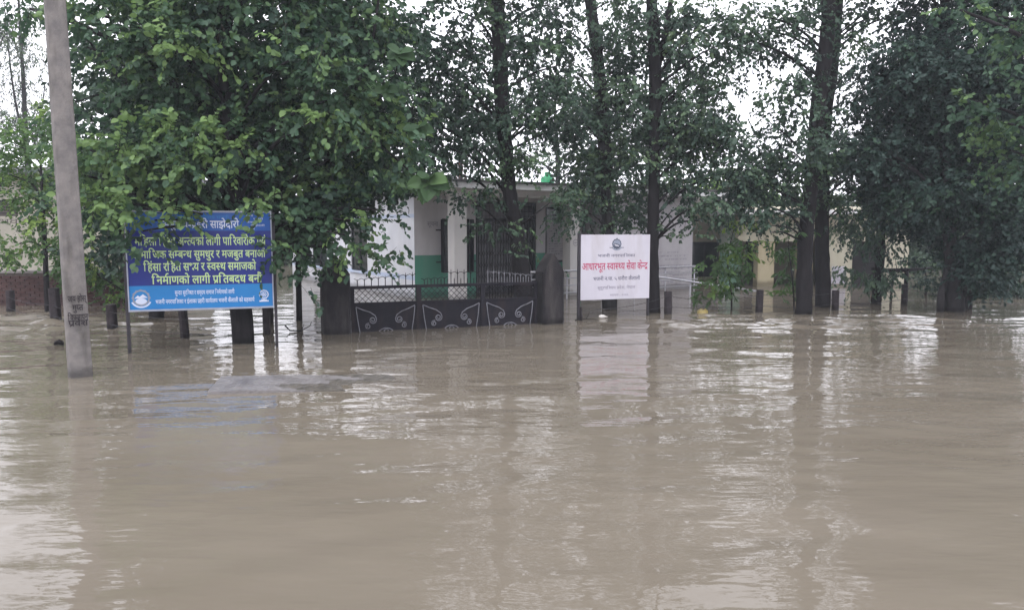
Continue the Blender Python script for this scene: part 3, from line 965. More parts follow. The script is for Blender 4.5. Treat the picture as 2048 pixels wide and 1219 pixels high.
stiles = [0.0, .345, .69, 1.0]
Zt, Zm, Zb = .875, .555, -.75
stw = .035
m_ = None
for k, s_ in enumerate(stiles):
    m = MB(); x = s_ * GL; w = stw if k in (0, 3) else .05
    m.box(x - w + (.04 if k == 0 else 0) - (.04 if k == 3 else 0), x + w + (.04 if k == 0 else 0) - (.04 if k == 3 else 0), -.03, .03, Zb, Zt + .03)
    m.build('stile', M_gate, gate)


def arc_pts(cx, cz, r, a0, a1, n, y=0.0): return [(cx + math.cos(a0 + (a1 - a0) * i / n) * r, y, cz + math.sin(a0 + (a1 - a0) * i / n) * r) for i in range(n + 1)]


def spiral(cx, cz, r0, r1, a0, turns, n, y): return [(cx + math.cos(a0 + turns * 2 * math.pi * i / n) * (r0 + (r1 - r0) * i / n), y, cz + math.sin(a0 + turns * 2 * math.pi * i / n) * (r0 + (r1 - r0) * i / n)) for i in range(n + 1)]


trl = None
for k in range(3):
    xa = stiles[k] * GL + (.075 if k == 0 else .052); xb = stiles[k + 1] * GL - (.075 if k == 2 else .052)
    w = xb - xa
    for z, h in ((Zt, .03), (Zm, .022)):
        m = MB(); m.box(xa, xb, -.022, .022, z - h, z + h); rl_ = m.build('rail', M_gate, gate); trl = rl_ if z == Zt else trl
    m = MB(); m.box(xa, xb, -.004, .004, Zb, Zm - .023); shp_ = m.build('sheet_panel', M_gate, gate)
    # diamond mesh
    m = MB(); st = .118; hgt = Zt - Zm - .055; z0 = Zm + .024
    q = -hgt
    while q < w:
        for sgn in (1, -1):
            p0 = [q, 0.0]; p1 = [q + hgt, hgt]
            if p0[0] < 0: p0 = [0, -q]
            if p1[0] > w: p1 = [w, w - q]
            if p1[0] - p0[0] > .02:
                f = (lambda p: (xa + p[0], .006, z0 + p[1])) if sgn > 0 else (lambda p: (xa + p[0], -.006, z0 + hgt - p[1]))
                m.tube([f(p0), f(p1)], .0056, 4)
        q += st
    tag(m.build('diamond_mesh', M_gate, gate), kind='stuff')
    # pickets with arched arms
    npk = 9
    for j in range(npk):
        t = (j + .5) / npk
        x = xa + w * t
        if k == 0: h = .13 + .14 * t
        elif k == 1: h = (.10 + .10 * t) if t < .4 else .30
        else: h = .31 - .17 * t
        mt = M_silver if k == 2 else M_gate
        m = MB(); sp = w / npk
        m.tube([(x, 0, Zt + .03), (x, 0, Zt + .03 + h - .05), (x, 0, Zt + .03 + h)], [.009, .009, .003], 5)
        zc = Zt + .03 + h * .62
        for sg in (-1, 1):
            m.tube([(x + sg * sp * .5 * (1 - math.cos(b)) / 1.0, 0, zc + .055 * math.sin(b)) for b in (0, .4, .8, 1.2, 1.57)], .006, 4)
        m.build('picket', mt, trl)
        if k >= 1 and j < npk - 1:
            m = MB(); xs_ = x + sp * .5
            m.tube([(xs_, 0, Zt + .03), (xs_, 0, Zt + .12), (xs_, 0, Zt + .15)], [.009, .009, .002], 5); m.build('spike', mt, trl)
    # silver scrolls on the sheet
    y = -.016
    for sg in (1, -1):
        cx0 = xa + w / 2
        X_ = lambda u: cx0 + sg * (u - w / 2)
        pts = [(X_(.03), y, Zm - .06), (X_(.16), y, Zm - .12), (X_(.30), y, Zm - .17), (X_(.40), y, Zm - .24), (X_(.43), y, Zm - .31)]
        sp_ = spiral(.355, Zm - .33, .075, .018, 0.25, -1.6, 26, y)
        pts += [(X_(p[0]), y, p[2]) for p in sp_]
        m = MB(); m.tube(pts, .0105, 6); m.build('scroll', M_silver, shp_, True)
        sp2 = spiral(.26, Zm - .45, .06, .016, 1.2, 1.5, 22, y)
        m = MB(); m.tube([(X_(p[0]), y, p[2]) for p in sp2], .0095, 6); m.build('scroll', M_silver, shp_, True)
        m = MB(); m.tube([(X_(.03), y, Zm - .07), (X_(.055), y, Zm - .30), (X_(.09), y, Zm - .52), (X_(.12), y, Zm - .70)], .0095, 6); m.build('scroll_stem', M_silver, shp_, True)
    m = MB(); m.tube(arc_pts(xa + w / 2, Zm - .70, .20, .12 * math.pi, .88 * math.pi, 14, y), .0095, 6)
    m.tube(arc_pts(xa + w / 2, Zm - .58, .055, 0, 2 * math.pi, 14, y - .004), .007, 6); m.build('arch_ornament', M_silver, shp_, True)
m = MB(); m.tube([(-.012, -.06, -.6), (-.012, -.06, .23)], .013, 6); m.build('drop_bolt', M_silver, gate)

# ------------------------------------------------------------------ fences of concrete posts and barbed wire
def fence(label, spec, ztop, w, wires):
    p0 = on_water(*spec[0])
    root = empty('barbed_wire_fence', p0)
    tag(root, label, 'fence')
    pts = []
    for i, (x, y) in enumerate(spec):
        p = on_water(x, y) - p0
        pts.append(p)
        q = on_water(x, y)
        h = ztop[i]
        m = rough_box(w[i], w[i], -1.1, h, .94, .04, .005, 30 + i + int(abs(spec[0][0])))
        o = m.build('post', M_post, root); o.location = p; o.rotation_euler = (random.uniform(-.03, .03), random.uniform(-.03, .03), random.uniform(-.3, .3))
    for i in range(len(pts) - 1):
        for z in wires:
            a, b = pts[i], pts[i + 1]
            za, zb = min(z, ztop[i] - .03), min(z, ztop[i + 1] - .03)
            m = MB(); P = []
            sag = random.uniform(.03, .14)
            for k in range(13):
                t = k / 12
                c = a.lerp(b, t); P.append((c.x, c.y - .09, za + (zb - za) * t - sag * 4 * t * (1 - t) + random.uniform(-.008, .008)))
            m.tube(P, .0045, 4)
            for k in range(1, 24):
                t = k / 24; i0 = int(t * 12); f = t * 12 - i0
                c = Vector(P[i0]).lerp(Vector(P[min(12, i0 + 1)]), f)
                v = Vector((random.uniform(-1, 1), random.uniform(-1, 1), random.uniform(-1, 1))).normalized() * .028
                m.tube([c - v, c + v], .0035, 3)
            m.build('barbed_wire', M_darkmetal, root)
    return root


fence('dark concrete post fence with slack barbed wire left of the gate', [(22, 622), (112, 640), (225, 657), (370, 675), (535, 668)], [.52, .72, .5, .66, .62], [.17, .20, .18, .15, .14], (.1, .36))
fence('dark concrete post fence with barbed wire under the trees right of the white sign', [(1162, 640), (1336, 628), (1518, 625), (1670, 620), (1808, 609), (1935, 616), (2100, 618)], [.30, .55, .56, .50, .55, .46, .5], [.06, .17, .16, .165, .15, .2, .16], (.18, .45))

# ------------------------------------------------------------------ half sunk slab and floating things
sa = on_water(415, 788); sb = on_water(425, 755); sc = on_water(955, 764)
dirv = Vector((sc.x - sa.x, sc.y - (sa.y + sb.y) / 2 + .15, 0)); LS = dirv.length + .6
slab = empty('concrete_slab', sa, math.atan2(dirv.y, dirv.x))
tag(slab, 'pale wet concrete slab barely breaking the surface in front of the blue sign', 'slab')
nx, ny = 70, 18
V, F = [], []
rr = np.random.default_rng(8)
for j in range(ny + 1):
    for i in range(nx + 1):
        x = i / nx * LS; y = j / ny * .98
        z = .035 - .046 * max(0, x - .75) / 2.4 * (2.2 - 1.9 * y) + .010 * math.sin(x * 5 + y * 4) * min(1, max(0, x - .6)) + .006 * math.sin(x * 17 + 9 * y) * min(1, max(0, x - .5)) + rr.normal(0, .003) - .05 * max(0, x - 1.7)
        V.append((x - .1 * y, y, z))
for j in range(ny):
    for i in range(nx):
        q = j * (nx + 1) + i; F.append((q, q + 1, q + nx + 2, q + nx + 1))
m = MB(); m.add(V, F)
edge = [i for i in range(nx + 1)] + [j * (nx + 1) + nx for j in range(1, ny + 1)] + [ny * (nx + 1) + i for i in range(nx - 1, -1, -1)] + [j * (nx + 1) for j in range(ny - 1, 0, -1)]
nb_ = len(m.v)
for e in edge: m.v.append((m.v[e][0], m.v[e][1], -.5))
for i in range(len(edge)): j = (i + 1) % len(edge); m.f.append((edge[j], edge[i], nb_ + i, nb_ + j))
so = m.build('slab_block', M_slab, slab)
so.data.materials.append(mat('slab_moss', lin(70, 67, 62), lin(104, 99, 92), 0.35, 7, bump=0.6, bscale=30))
for p_ in so.data.polygons:
    c_ = p_.center
    p_.material_index = 1 if c_.x + .35 * math.sin(c_.y * 7) + .25 * math.sin(c_.x * 5 + c_.y * 11) > 1.25 else 0

p = on_water(1405, 627)
root = empty('jerrycan', p, .3); tag(root, 'yellow plastic container floating left of the sapling', 'container')
m = rough_box(.27, .2, -.06, .085, .86, .04, .006, 77, bev=.04); m.build('body', M_yellow, root, True)
m = MB(); m.tube([(.07, 0, .08), (.07, 0, .115)], .025, 10); m.build('cap', M_yellow, root)
m = MB(); m.tube([(-.09, 0, .08), (-.07, 0, .11), (-.01, 0, .112), (.02, 0, .08)], .013, 8); m.build('handle', M_yellow, root)
p = on_water(1204, 636)
root = empty('plastic_bottle', p, .5); tag(root, 'small pale crumpled bottle floating below the white sign', 'bottle')
m = MB(); m.tube([(-.08, 0, .02), (-.06, 0, .03), (.0, .01, .035), (.05, 0, .035), (.08, 0, .03), (.1, 0, .025), (.12, 0, .025)], [.02, .042, .045, .04, .032, .016, .016], 10); m.build('body', M_foam, root, True)
m = MB(); m.tube([(.121, 0, .025), (.14, 0, .025)], .019, 10); m.build('cap', M_foam, root)


def stick(label, pts, r):
    o0 = Vector(pts[0]); m = MB()
    P = [Vector(q) - o0 for q in pts]
    m.tube(P, [r * (1 - .5 * i / (len(P) - 1)) for i in range(len(P))], 6)
    k = P[len(P) // 2]
    m.tube([k, k + Vector((.05, .02, .07)), k + Vector((.08, .02, .16))], [r * .6, r * .5, r * .2], 5)
    o = m.build('floating_stick', M_bark); o.location = o0
    tag(o, label, 'stick', 'floating sticks')


p = on_water(1150, 640); stick('thin dark stick floating beside the pale bottle under the white sign', [p + Vector((0, 0, .0)), p + Vector((.25, .03, .03)), p + Vector((.5, .05, .02))], .014)
p = on_water(570, 663); stick('forked dark stick poking out of the water left of the left gate pillar', [p + Vector((0, 0, .13)), p + Vector((.1, .0, .02)), p + Vector((.3, 0, .01)), p + Vector((.5, 0, .12)), p + Vector((.53, 0, .2))], .014)
p = on_water(118, 690); 
m = MB(); m.tube([(-.08, 0, .01), (-.05, 0, .04), (0, .01, .055), (.05, 0, .04), (.08, 0, 0)], [.02, .04, .05, .04, .01], 9); o = m.build('driftwood_chunk', M_bark, None, True); o.location = p
tag(o, 'small dark lump of driftwood floating left of the pole', 'driftwood')
p = on_water(1755, 541 + 64)

# ------------------------------------------------------------------ trees
def unit(a): return a / np.maximum(np.linalg.norm(a, axis=-1, keepdims=True), 1e-9)


def make_leaves(pos, axis_, nrm, length, width, tint):
    """six-cornered, slightly folded and curled leaves: verts and quads"""
    n = len(pos)
    side = unit(np.cross(axis_, nrm))
    nrm = np.cross(side, axis_)
    L_ = length[:, None]; Wd = width[:, None]
    prof = [(0.0, 0.0, 0.0), (0.30, 0.46, 0.10), (0.68, 0.40, 0.06), (1.0, 0.0, -0.12), (0.68, -0.40, 0.06), (0.30, -0.46, 0.10)]
    V = np.empty((n, 6, 3))
    for i, (a, b, c) in enumerate(prof):
        V[:, i] = pos + axis_ * L_ * a + side * Wd * b + nrm * Wd * c
    base = np.arange(n)[:, None] * 6
    F = np.concatenate([base + np.array([[0, 1, 2, 3]]), base + np.array([[0, 3, 4, 5]])], 1).reshape(-1)
    return V.reshape(-1, 3), F, np.repeat(tint, 6)


def crown_from(blobs, rng, leaf, asp, per, twl, droop, hang, cover, flat=0.5, bright=0.18):
    """blobs: (centre xyz, radii xyz, cover factor, tint shift) -> leaf verts, faces, tints, twig segments"""
    P, A, Nn, T, tw = [], [], [], [], []
    area = leaf * leaf * asp * 0.62
    for (c, r, cv, ts) in blobs:
        c = np.array(c); r = np.array(r)
        n_leaf = int(DENS * cover * cv * math.pi * r[0] * r[2] / area)
        ntw = max(3, n_leaf // per)
        nsub = max(3, ntw // 13)
        d = unit(rng.normal(size=(nsub, 3)))
        sub = c + d * r * (rng.random((nsub, 1)) ** 0.45) * 0.95
        sub_t = rng.normal(0, 0.19, nsub) + 0.16 * d[:, 2] + ts + (rng.random(nsub) < bright) * rng.uniform(.15, .45, nsub)  # random leaf tone, plus light on clump tops put into the colour
        sub_r = 0.30 * twl + 0.16 * float(r.mean())
        si = rng.integers(0, nsub, ntw)
        st = sub[si] + rng.normal(size=(ntw, 3)) * sub_r * np.array([1.15, 1.15, .45])
        out = unit(st - c + rng.normal(size=(ntw, 3)) * .25 * r)
        dr = unit(out * .7 + rng.normal(size=(ntw, 3)) * .55 + np.array([0, 0, -droop]))
        ln = twl * rng.uniform(.55, 1.25, ntw)
        t = (np.arange(per) + .6) / per
        t = t[None, :, None]
        pts = st[:, None, :] + dr[:, None, :] * ln[:, None, None] * t
        pts[..., 2] -= (ln[:, None] * .22 * t[..., 0] ** 2)
        sd = unit(np.cross(dr, np.array([0, 0, 1.0])) + rng.normal(size=(ntw, 3)) * .15)
        sg = np.where(np.arange(per) % 2 == 0, 1.0, -1.0)[None, :, None]
        ax = unit(dr[:, None, :] * .55 + sd[:, None, :] * sg * .8 + np.array([0, 0, -hang]) + rng.normal(size=(ntw, per, 3)) * .28)
        nn = unit(np.array([0, 0, flat]) + out[:, None, :] * .35 + rng.normal(size=(ntw, per, 3)) * .5)
        P.append(pts.reshape(-1, 3)); A.append(ax.reshape(-1, 3)); Nn.append(nn.reshape(-1, 3))
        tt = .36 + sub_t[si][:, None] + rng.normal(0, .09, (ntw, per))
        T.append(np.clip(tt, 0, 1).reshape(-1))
        e = st + dr * ln[:, None]; e[:, 2] -= ln * .22
        tw.append(np.stack([st - dr * ln[:, None] * .3, (st + e) / 2 + np.array([0, 0, .03]), e], 1))
    P, A, Nn, T = map(np.concatenate, (P, A, Nn, T))
    nl = len(P)
    ln = leaf * rng.uniform(.5, 1.25, nl)
    V, F, TT = make_leaves(P, A, Nn, ln, ln * asp * rng.uniform(.85, 1.1, nl), T)
    return V, F, TT, np.concatenate(tw)


def twig_mesh(name, segs, rad, mt, parent):
    """thin three-sided twigs"""
    segs = segs[::2][:, [0, 2]]
    n = len(segs)
    offs = np.array([[rad, 0, 0], [-rad * .5, rad * .87, 0], [-rad * .5, -rad * .87, 0]])
    V = np.empty((n, 2, 3, 3))
    for s in range(2):
        V[:, s] = segs[:, s][:, None, :] + offs[None] * (1.0, .4)[s]
    base = np.arange(n)[:, None] * 6
    q = [[k, (k + 1) % 3, 3 + (k + 1) % 3, 3 + k] for k in range(3)]
    F = (base[:, None, :] + np.array(q)[None]).reshape(-1)
    return np_mesh(name, V.reshape(-1, 3), F, 4, mt, parent)


N_LEAF = 0
DENS = 2.3


def tree(name, label, D, trunk, blobs, leafm, barkm, leaf=.075, asp=.8, per=9, twl=.42, droop=.25, hang=.45, cover=1.9,
         group=None, seed=1, limbs=True, bright=.18, cat='tree', twr=.005, extra=()):
    """trunk: list of (px, py, radius[, dD]); blobs: (px, py, rx_px, ry_px, cover, tint, dD)"""
    global N_LEAF
    rng = np.random.default_rng(seed)
    pts = []
    for t in trunk:
        pts.append((at(t[0], t[1], D + (t[3] if len(t) > 3 else 0)), t[2]))
    base = Vector((pts[0][0].x, pts[0][0].y, 0))
    root = empty(name, base)
    tag(root, label, cat, group)

    def path(ps, sub=5, wob=.03):
        P = [p for p, r in ps]; R = [r for p, r in ps]
        out, rad = [], []
        for i in range(len(P) - 1):
            p0, p1, p2, p3 = P[max(i - 1, 0)], P[i], P[i + 1], P[min(i + 2, len(P) - 1)]
            for k in range(sub):
                t = k / sub
                v = .5 * ((2 * p1) + (p2 - p0) * t + (2 * p0 - 5 * p1 + 4 * p2 - p3) * t * t + (-p0 + 3 * p1 - 3 * p2 + p3) * t ** 3)
                w = R[i] * wob * 3
                out.append(v + Vector(rng.normal(0, w * .25, 3))); rad.append((R[i] + (R[i + 1] - R[i]) * t) * (1 + rng.normal(0, .035)))
        out.append(P[-1]); rad.append(R[-1])
        return out, rad

    def bark_tube(ps, nm, n=12, sub=5, par=None):
        o_, r_ = path(ps, sub)
        m = MB(); m.tube([p - base for p in o_], r_, n)
        # fluted, knobby bark outline
        for i in range(len(m.v)):
            x, y, z = m.v[i]
            c = o_[min(i // n, len(o_) - 1)] - base
            q = 1 + .07 * math.sin(3 * (i % n) * 2 * math.pi / n + z * 2.1) + rng.normal(0, .02)
            m.v[i] = (c.x + (x - c.x) * q, c.y + (y - c.y) * q, z)
        return m.build(nm, barkm, par or root, True), o_
    low = pts[0][0].copy(); low.z = -1.1
    to, tp = bark_tube([(low, pts[0][1] * 1.25)] + pts, 'trunk', 14, 7)
    for ex in extra:
        bark_tube([(at(a, b, D + dd), r) for a, b, r, dd in ex], 'limb', 9, 5, to)
    bl = []
    for b in blobs:
        x, y, rx, ry = b[:4]
        cv = b[4] if len(b) > 4 else 1.0
        ts = b[5] if len(b) > 5 else 0.0
        dd = b[6] if len(b) > 6 else rng.normal(0, .45)
        k = (D + dd) / FPX
        c = at(x, y, D + dd)
        bl.append((tuple(c), (rx * k, min(rx, ry) * k * .9 + .12, ry * k), cv, ts))
        if limbs and rx * k > .22:
            # a limb leaves the trunk lower down and climbs into this clump
            hd = math.hypot(c.x - base.x, c.y - base.y)
            zt = min(max(c.z - .45 * hd - .3, 1.6), tp[-1].z - .1)
            j = min(range(len(tp)), key=lambda i: abs(tp[i].z - zt))
            s = tp[j]
            mid = s.lerp(c, .5) + Vector((rng.normal(0, .1), rng.normal(0, .1), .12 * hd * (1 if c.z > s.z else .3)))
            r0 = .012 + .0085 * (c - s).length
            if (c - s).length > .35:
                bark_tube([(s, r0 * 1.3), (mid, r0), (c, r0 * .45)], 'limb', 7, 4, to)
    if bl:
        V, F, TT, tw = crown_from(bl, rng, leaf, asp, per, twl, droop, hang, cover, bright=bright)
        V = V - np.array(base)
        N_LEAF += len(V) // 6
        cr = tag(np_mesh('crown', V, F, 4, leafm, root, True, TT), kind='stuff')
        tag(twig_mesh('twigs', tw - np.array(base), twr, M_twig, cr), kind='stuff')
    return root


G_T = 'trees standing in the flood'
# --- big leafy tree behind the blue sign
B1 = [(310, 55, 120, 90), (450, 40, 130, 100), (600, 60, 130, 90), (720, 50, 100, 90), (290, 150, 80, 70, 1, .15), (400, 180, 120, 80), (540, 180, 120, 80), (690, 190, 110, 80),
      (255, 285, 80, 50, 1, .1), (360, 290, 110, 60, 1, .2, -.9), (500, 300, 110, 60), (640, 310, 100, 70), (750, 290, 80, 80), (230, 298, 60, 26, 1.1, .6, -1.3), (290, 350, 110, 40, 1, .3, -.9), (410, 272, 56, 18, 1.1, .6, -1.3), (400, 335, 40, 18, 1, .5, -1.3), (215, 405, 60, 22, 1, .5, -1.3), (180, 300, 40, 26, 1, .3, -.8), (165, 350, 36, 30, 1, .2, -.6), (310, 440, 50, 14, 1, .15, -1.55), (275, 500, 20, 12, .9, .1, -1.5), (480, 300, 30, 14, 1, .5, -1.3), (600, 105, 50, 20, 1, .4, -1.2), (330, 90, 60, 24, 1, .4, -1.2), (640, 235, 50, 18, 1, .4, -1.2), (530, 405, 50, 16, 1, .45, -1.2),
      (195, 380, 60, 50), (420, 390, 110, 45), (560, 390, 100, 50), (670, 400, 80, 50), (760, 360, 55, 40, .8),
      (590, 450, 45, 40), (665, 455, 50, 30, .8), (735, 445, 46, 18, .7, 0, -.3), (715, 500, 64, 16, .7, .1, -.3), (770, 420, 36, 10, .5, 0, -.3), (690, 470, 40, 26, .8, .1, -.4), (800, 520, 16, 8, .35, 0, -.3), (640, 515, 30, 20, .7, 0, -.2), (785, 490, 22, 12, .4, 0, -.3),
      (330, 418, 70, 14, 1, .05, -1.5), (285, 462, 30, 18, 1, .05, -1.5), (245, 415, 36, 24, 1, .2, -1.5), (345, 455, 18, 8, .8, .1, -1.5), (515, 485, 16, 10, .7, .1, -1.5), 
      (570, 500, 22, 36, .9, 0, -.6), (592, 560, 16, 20, .7, .1, -.6),
      (140, 300, 26, 30, .8), (160, 20, 60, 26, .8), (175, 95, 36, 22, .6), (210, 60, 36, 30, .7), (60, 18, 44, 22, 1, .05),
      (310, -80, 110, 90), (480, -90, 150, 90), (650, -70, 110, 60, .9), (350, -220, 140, 90), (550, -220, 150, 100), (480, -340, 150, 80), (210, -50, 50, 40, .6)]
tree('leafy_tree', 'large leafy tree with thick dark trunk rising behind the blue banner sign', 13.3,
     [(487, 684, .19), (480, 560, .18), (468, 400, .17), (458, 200, .155), (448, 50, .14), (440, -120, .11), (430, -330, .06)], B1, L_sissoo, M_bark, seed=21, leaf=.115, group=G_T, cover=2.5, bright=.25, twl=.40,
     extra=[[(300, 200, .05, .2), (235, 150, .035, .1), (205, 120, .028, .1), (170, 70, .015, .1)], [(330, 260, .03, .2), (230, 190, .016, .1), (150, 205, .007, .1)]])
tree('leafy_tree', 'mid-sized tree whose trunk stands left behind the blue banner sign', 17.0,
     [(313, 634, .16), (316, 500, .15), (320, 300, .14), (325, 100, .11), (330, -150, .06)],
     [(230, 230, 90, 70, .9), (330, 240, 110, 110), (440, 300, 110, 110), (250, 380, 100, 80), (400, 440, 120, 70), (300, 100, 110, 90), (420, 80, 120, 100), (330, -100, 130, 100), (240, 470, 70, 50), (330, 520, 80, 50)],
     L_dark, M_bark, seed=22, leaf=.13, group=G_T, cover=2.9)
tree('leafy_tree', 'slim trunked tree standing right behind the blue banner sign beside the left gate pillar', 16.0,
     [(536, 648, .12), (540, 500, .115), (560, 300, .10), (580, 100, .08), (590, -160, .04)],
     [(560, 250, 110, 110), (650, 230, 110, 110), (740, 180, 90, 90), (700, 330, 110, 80), (590, 400, 90, 70), (800, 320, 60, 60, .8), (640, 60, 120, 90), (780, 60, 80, 80), (830, 200, 50, 60, .6), (600, -120, 130, 100), (740, -100, 90, 80, .8), (600, 480, 40, 36), (680, 420, 50, 30)],
     L_dark, M_bark, seed=23, leaf=.13, group=G_T, cover=2.9)

# --- broad leaved teak with big separate leaves
tk_base = on_water(598, 640)
teak = empty('teak_tree', tk_base)
tag(teak, 'young teak with very large round leaves hanging before the clinic eave', 'tree')
m = MB()
tpts = [tk_base + Vector((0, 0, -1.1)), tk_base + Vector((.05, -.1, 1.4)), at(650, 330, 14.6), at(705, 200, 13.6), at(745, 90, 13.0), at(765, -60, 12.8)]
m.tube([p - tk_base for p in tpts], [.075, .06, .05, .04, .03, .012], 9); m.build('trunk', M_bark, teak, True)


def big_leaf(root_pos, direction, normal, ln, wd, seed):
    r = random.Random(seed)
    nu, nv = 7, 4
    m = MB()
    d = direction.normalized(); s = d.cross(normal).normalized(); nn = s.cross(d)
    for i in range(nu + 1):
        u = i / nu
        w = wd * (math.sin(math.pi * min(1, .06 + u * .94)) ** .7) * (1 - .25 * u)
        for j in range(-nv, nv + 1):
            v = j / nv
            p = d * ln * u + s * w * .5 * v + nn * (.10 * ln * abs(v) - .28 * ln * u * u + .02 * ln * math.sin(9 * u + 2 * v))
            m.v.append(tuple(p + root_pos))
    for i in range(nu):
        for j in range(2 * nv):
            q = i * (2 * nv + 1) + j
            m.f.append((q, q + 1, q + 2 * nv + 2, q + 2 * nv + 1))
    o = m.build('leaf', L_teak, teak, True)
    a = o.data.attributes.new('tint', 'FLOAT', 'POINT')
    t = r.uniform(.15, .95) if root_pos.z < 2.9 else r.uniform(0, .5)
    a.data.foreach_set('value', [t] * len(o.data.vertices))
    return o


tk = [(858, 372, 12.3, .33, 9, [(840, 360), (705, 240)]), (800, 118, 12.2, .34, 6, [(790, 150), (725, 180)]), (838, 268, 12.6, .30, 5, [(800, 270), (700, 250)]),
      (775, 190, 12.5, .28, 4, [(750, 210), (710, 215)])]
sd = 0
for (x, y, D, ln, nl, br) in tk:
    c = at(x, y - 12, D)
    m = MB(); pp = [at(br[1][0], br[1][1], 13.5), at(br[0][0], br[0][1], D + .4), c]
    m.tube([p - tk_base for p in pp], [.022, .014, .008], 6); m.build('limb', M_bark, teak, True)
    sc_ = 1.25 if y > 300 else 1.0
    for k in range(nl):
        sd += 1
        rr = random.Random(sd * 7 + 3)
        a = 2 * math.pi * k / nl + rr.uniform(-.3, .3)
        dv = Vector((math.cos(a) * 1.0, -.45 - .3 * rr.random(), math.sin(a) * .55 - .35))
        nv_ = Vector((rr.uniform(-.3, .3), -1.0, .6 + rr.uniform(-.2, .2)))
        big_leaf(c - tk_base, dv, nv_, ln * sc_ * rr.uniform(.7, 1.05), ln * sc_ * rr.uniform(.66, .82), sd)

# --- middle row of tall trees between gate and white sign
tree('tall_tree', 'tall dark tree with bent trunk growing directly behind the right half of the gate', 17.2,
     [(1052, 640, .24), (1044, 560, .22), (1036, 480, .19), (1020, 400, .165), (1013, 320, .16), (1003, 200, .165), (999, 100, .165), (994, 0, .16), (985, -180, .12), (975, -420, .06)],
     [(905, 100, 55, 55, 0.58), (880, 185, 50, 40, 0.58), (935, 225, 55, 40, 0.84), (880, 290, 55, 38, 0.9), (955, 290, 40, 36, 0.9), (1075, 60, 70, 50, 0.58), (1060, 150, 60, 50, 0.58), (1120, 130, 55, 50, 0.55), (1070, 235, 60, 36, 0.9), (1130, 215, 45, 40, 0.78),
      (1005, 245, 36, 40, 1.34, .15, -.5), (1005, 330, 55, 26, 1.12, .05, -.3), (900, 342, 46, 16, 0.9), (945, 375, 70, 14, 0.9, .1, -.4), (985, 445, 30, 24, 0.8, .35, -.6), (925, 395, 30, 14, 0.6, .1, -.4), (1050, 325, 22, 36, 1.12), (1100, 405, 45, 22, 0.8), (900, 15, 70, 40, 0.7), (1020, 5, 70, 30, 0.7), (850, 60, 50, 50, 0.7), (1060, 520, 18, 22, 0.6, .1, -.5),
      (925, 150, 50, 60, 0.62), (960, 60, 50, 60, 0.7), (1040, 100, 50, 60, 0.62), (1100, 10, 60, 40, 0.7), (1050, 200, 60, 50, 0.62), (900, 240, 60, 50, 1.01), (960, 180, 40, 50, 0.62), (1110, 260, 50, 40, 1.01), (850, 240, 40, 50, 1.01), (860, 130, 40, 50, 0.7),(940, -90, 130, 60, 0.46), (1090, -110, 90, 50, 0.46), (960, -220, 130, 70, 0.46), (1090, -230, 90, 70, 0.42), (980, -340, 140, 70, 0.46), (830, -160, 70, 60, 0.38), (1080, -350, 100, 60, 0.42)],
     L_dark, M_bark, seed=31, leaf=.098, group=G_T, cover=1.6, hang=.7)
tree('tall_tree', 'tall straight tree behind the middle of the white signboard', 19.0,
     [(1218, 616, .19), (1217, 500, .17), (1214, 380, .165), (1208, 260, .16), (1196, 130, .155), (1181, 0, .14), (1165, -180, .1), (1155, -380, .05)],
     [(1175, 290, 70, 36, 1.34, .1), (1158, 345, 40, 40, 1.34, .1), (1245, 300, 60, 40, 1.23), (1200, 370, 70, 32, 1.23), (1150, 415, 40, 34, 0.9), (1255, 400, 45, 50, 1), (1180, 450, 40, 22, 0.8), (1115, 50, 45, 45, 0.56), (1235, 50, 45, 50, 0.56), (1240, 170, 45, 45, 0.61), (1150, 180, 40, 40, 0.56), (1250, 240, 50, 36, 0.9),
      (1160, 80, 50, 60, 0.74), (1225, 110, 40, 50, 0.74), (1160, 240, 60, 40, 1.12), (1230, 0, 60, 40, 0.84), (1130, 130, 40, 40, 0.66), (1200, 215, 50, 40, 1.01), (1260, 130, 40, 50, 0.66), (1170, -80, 100, 50, 0.46), (1130, -200, 90, 60, 0.46), (1230, -230, 90, 70, 0.46), (1180, -330, 110, 60, 0.46), (1240, -120, 70, 50, 0.42), (1240, 435, 36, 16, 0.7)],
     L_olive, M_barkpale, seed=32, leaf=.098, group=G_T, cover=1.7, hang=.7)
tree('tall_tree', 'tall slim forked tree touching the right edge of the white signboard', 18.2,
     [(1306, 624, .16), (1306, 520, .14), (1307, 400, .135), (1310, 280, .14), (1310, 160, .15), (1306, 60, .15), (1302, -40, .12), (1296, -300, .05)],
     [(1440, 90, 46, 40, 0.9), (1465, 30, 40, 30, 0.9), (1425, 160, 40, 34, 0.84), (1380, 80, 46, 46, 0.72), (1270, 70, 40, 50, 0.61), (1355, 40, 55, 40, 0.66), (1400, 110, 55, 40, 0.66), (1355, 175, 50, 45, 0.7), (1275, 215, 45, 40, 0.9), (1425, 50, 46, 36, 0.47), (1340, 265, 70, 40, 1.34, .1), (1400, 295, 70, 50, 1.34, .15), (1425, 225, 50, 50, 1.01), (1290, 335, 60, 40, 1.23), (1380, 355, 66, 30, 1), (1345, 420, 46, 22, 0.55), (1345, 470, 26, 20, 0.35), (1460, 345, 50, 40, 1.12), (1440, 400, 50, 30, 1), (1400, 440, 40, 20, 0.7),
      (1340, 110, 50, 50, 0.74), (1300, 30, 50, 40, 0.74), (1380, 230, 60, 40, 1.12), (1460, 280, 50, 40, 1.12), (1390, 20, 50, 30, 0.74), (1330, -70, 80, 40, 0.42), (1290, -180, 70, 60, 0.42), (1370, -200, 50, 60, 0.38), (1320, -320, 90, 60, 0.46)],
     L_olive, M_bark, seed=33, leaf=.098, group=G_T, cover=1.9, hang=.7,
     extra=[[(1312, 150, .08, 0), (1330, 70, .07, .1), (1345, -20, .06, .1), (1365, -160, .03, .1)]])
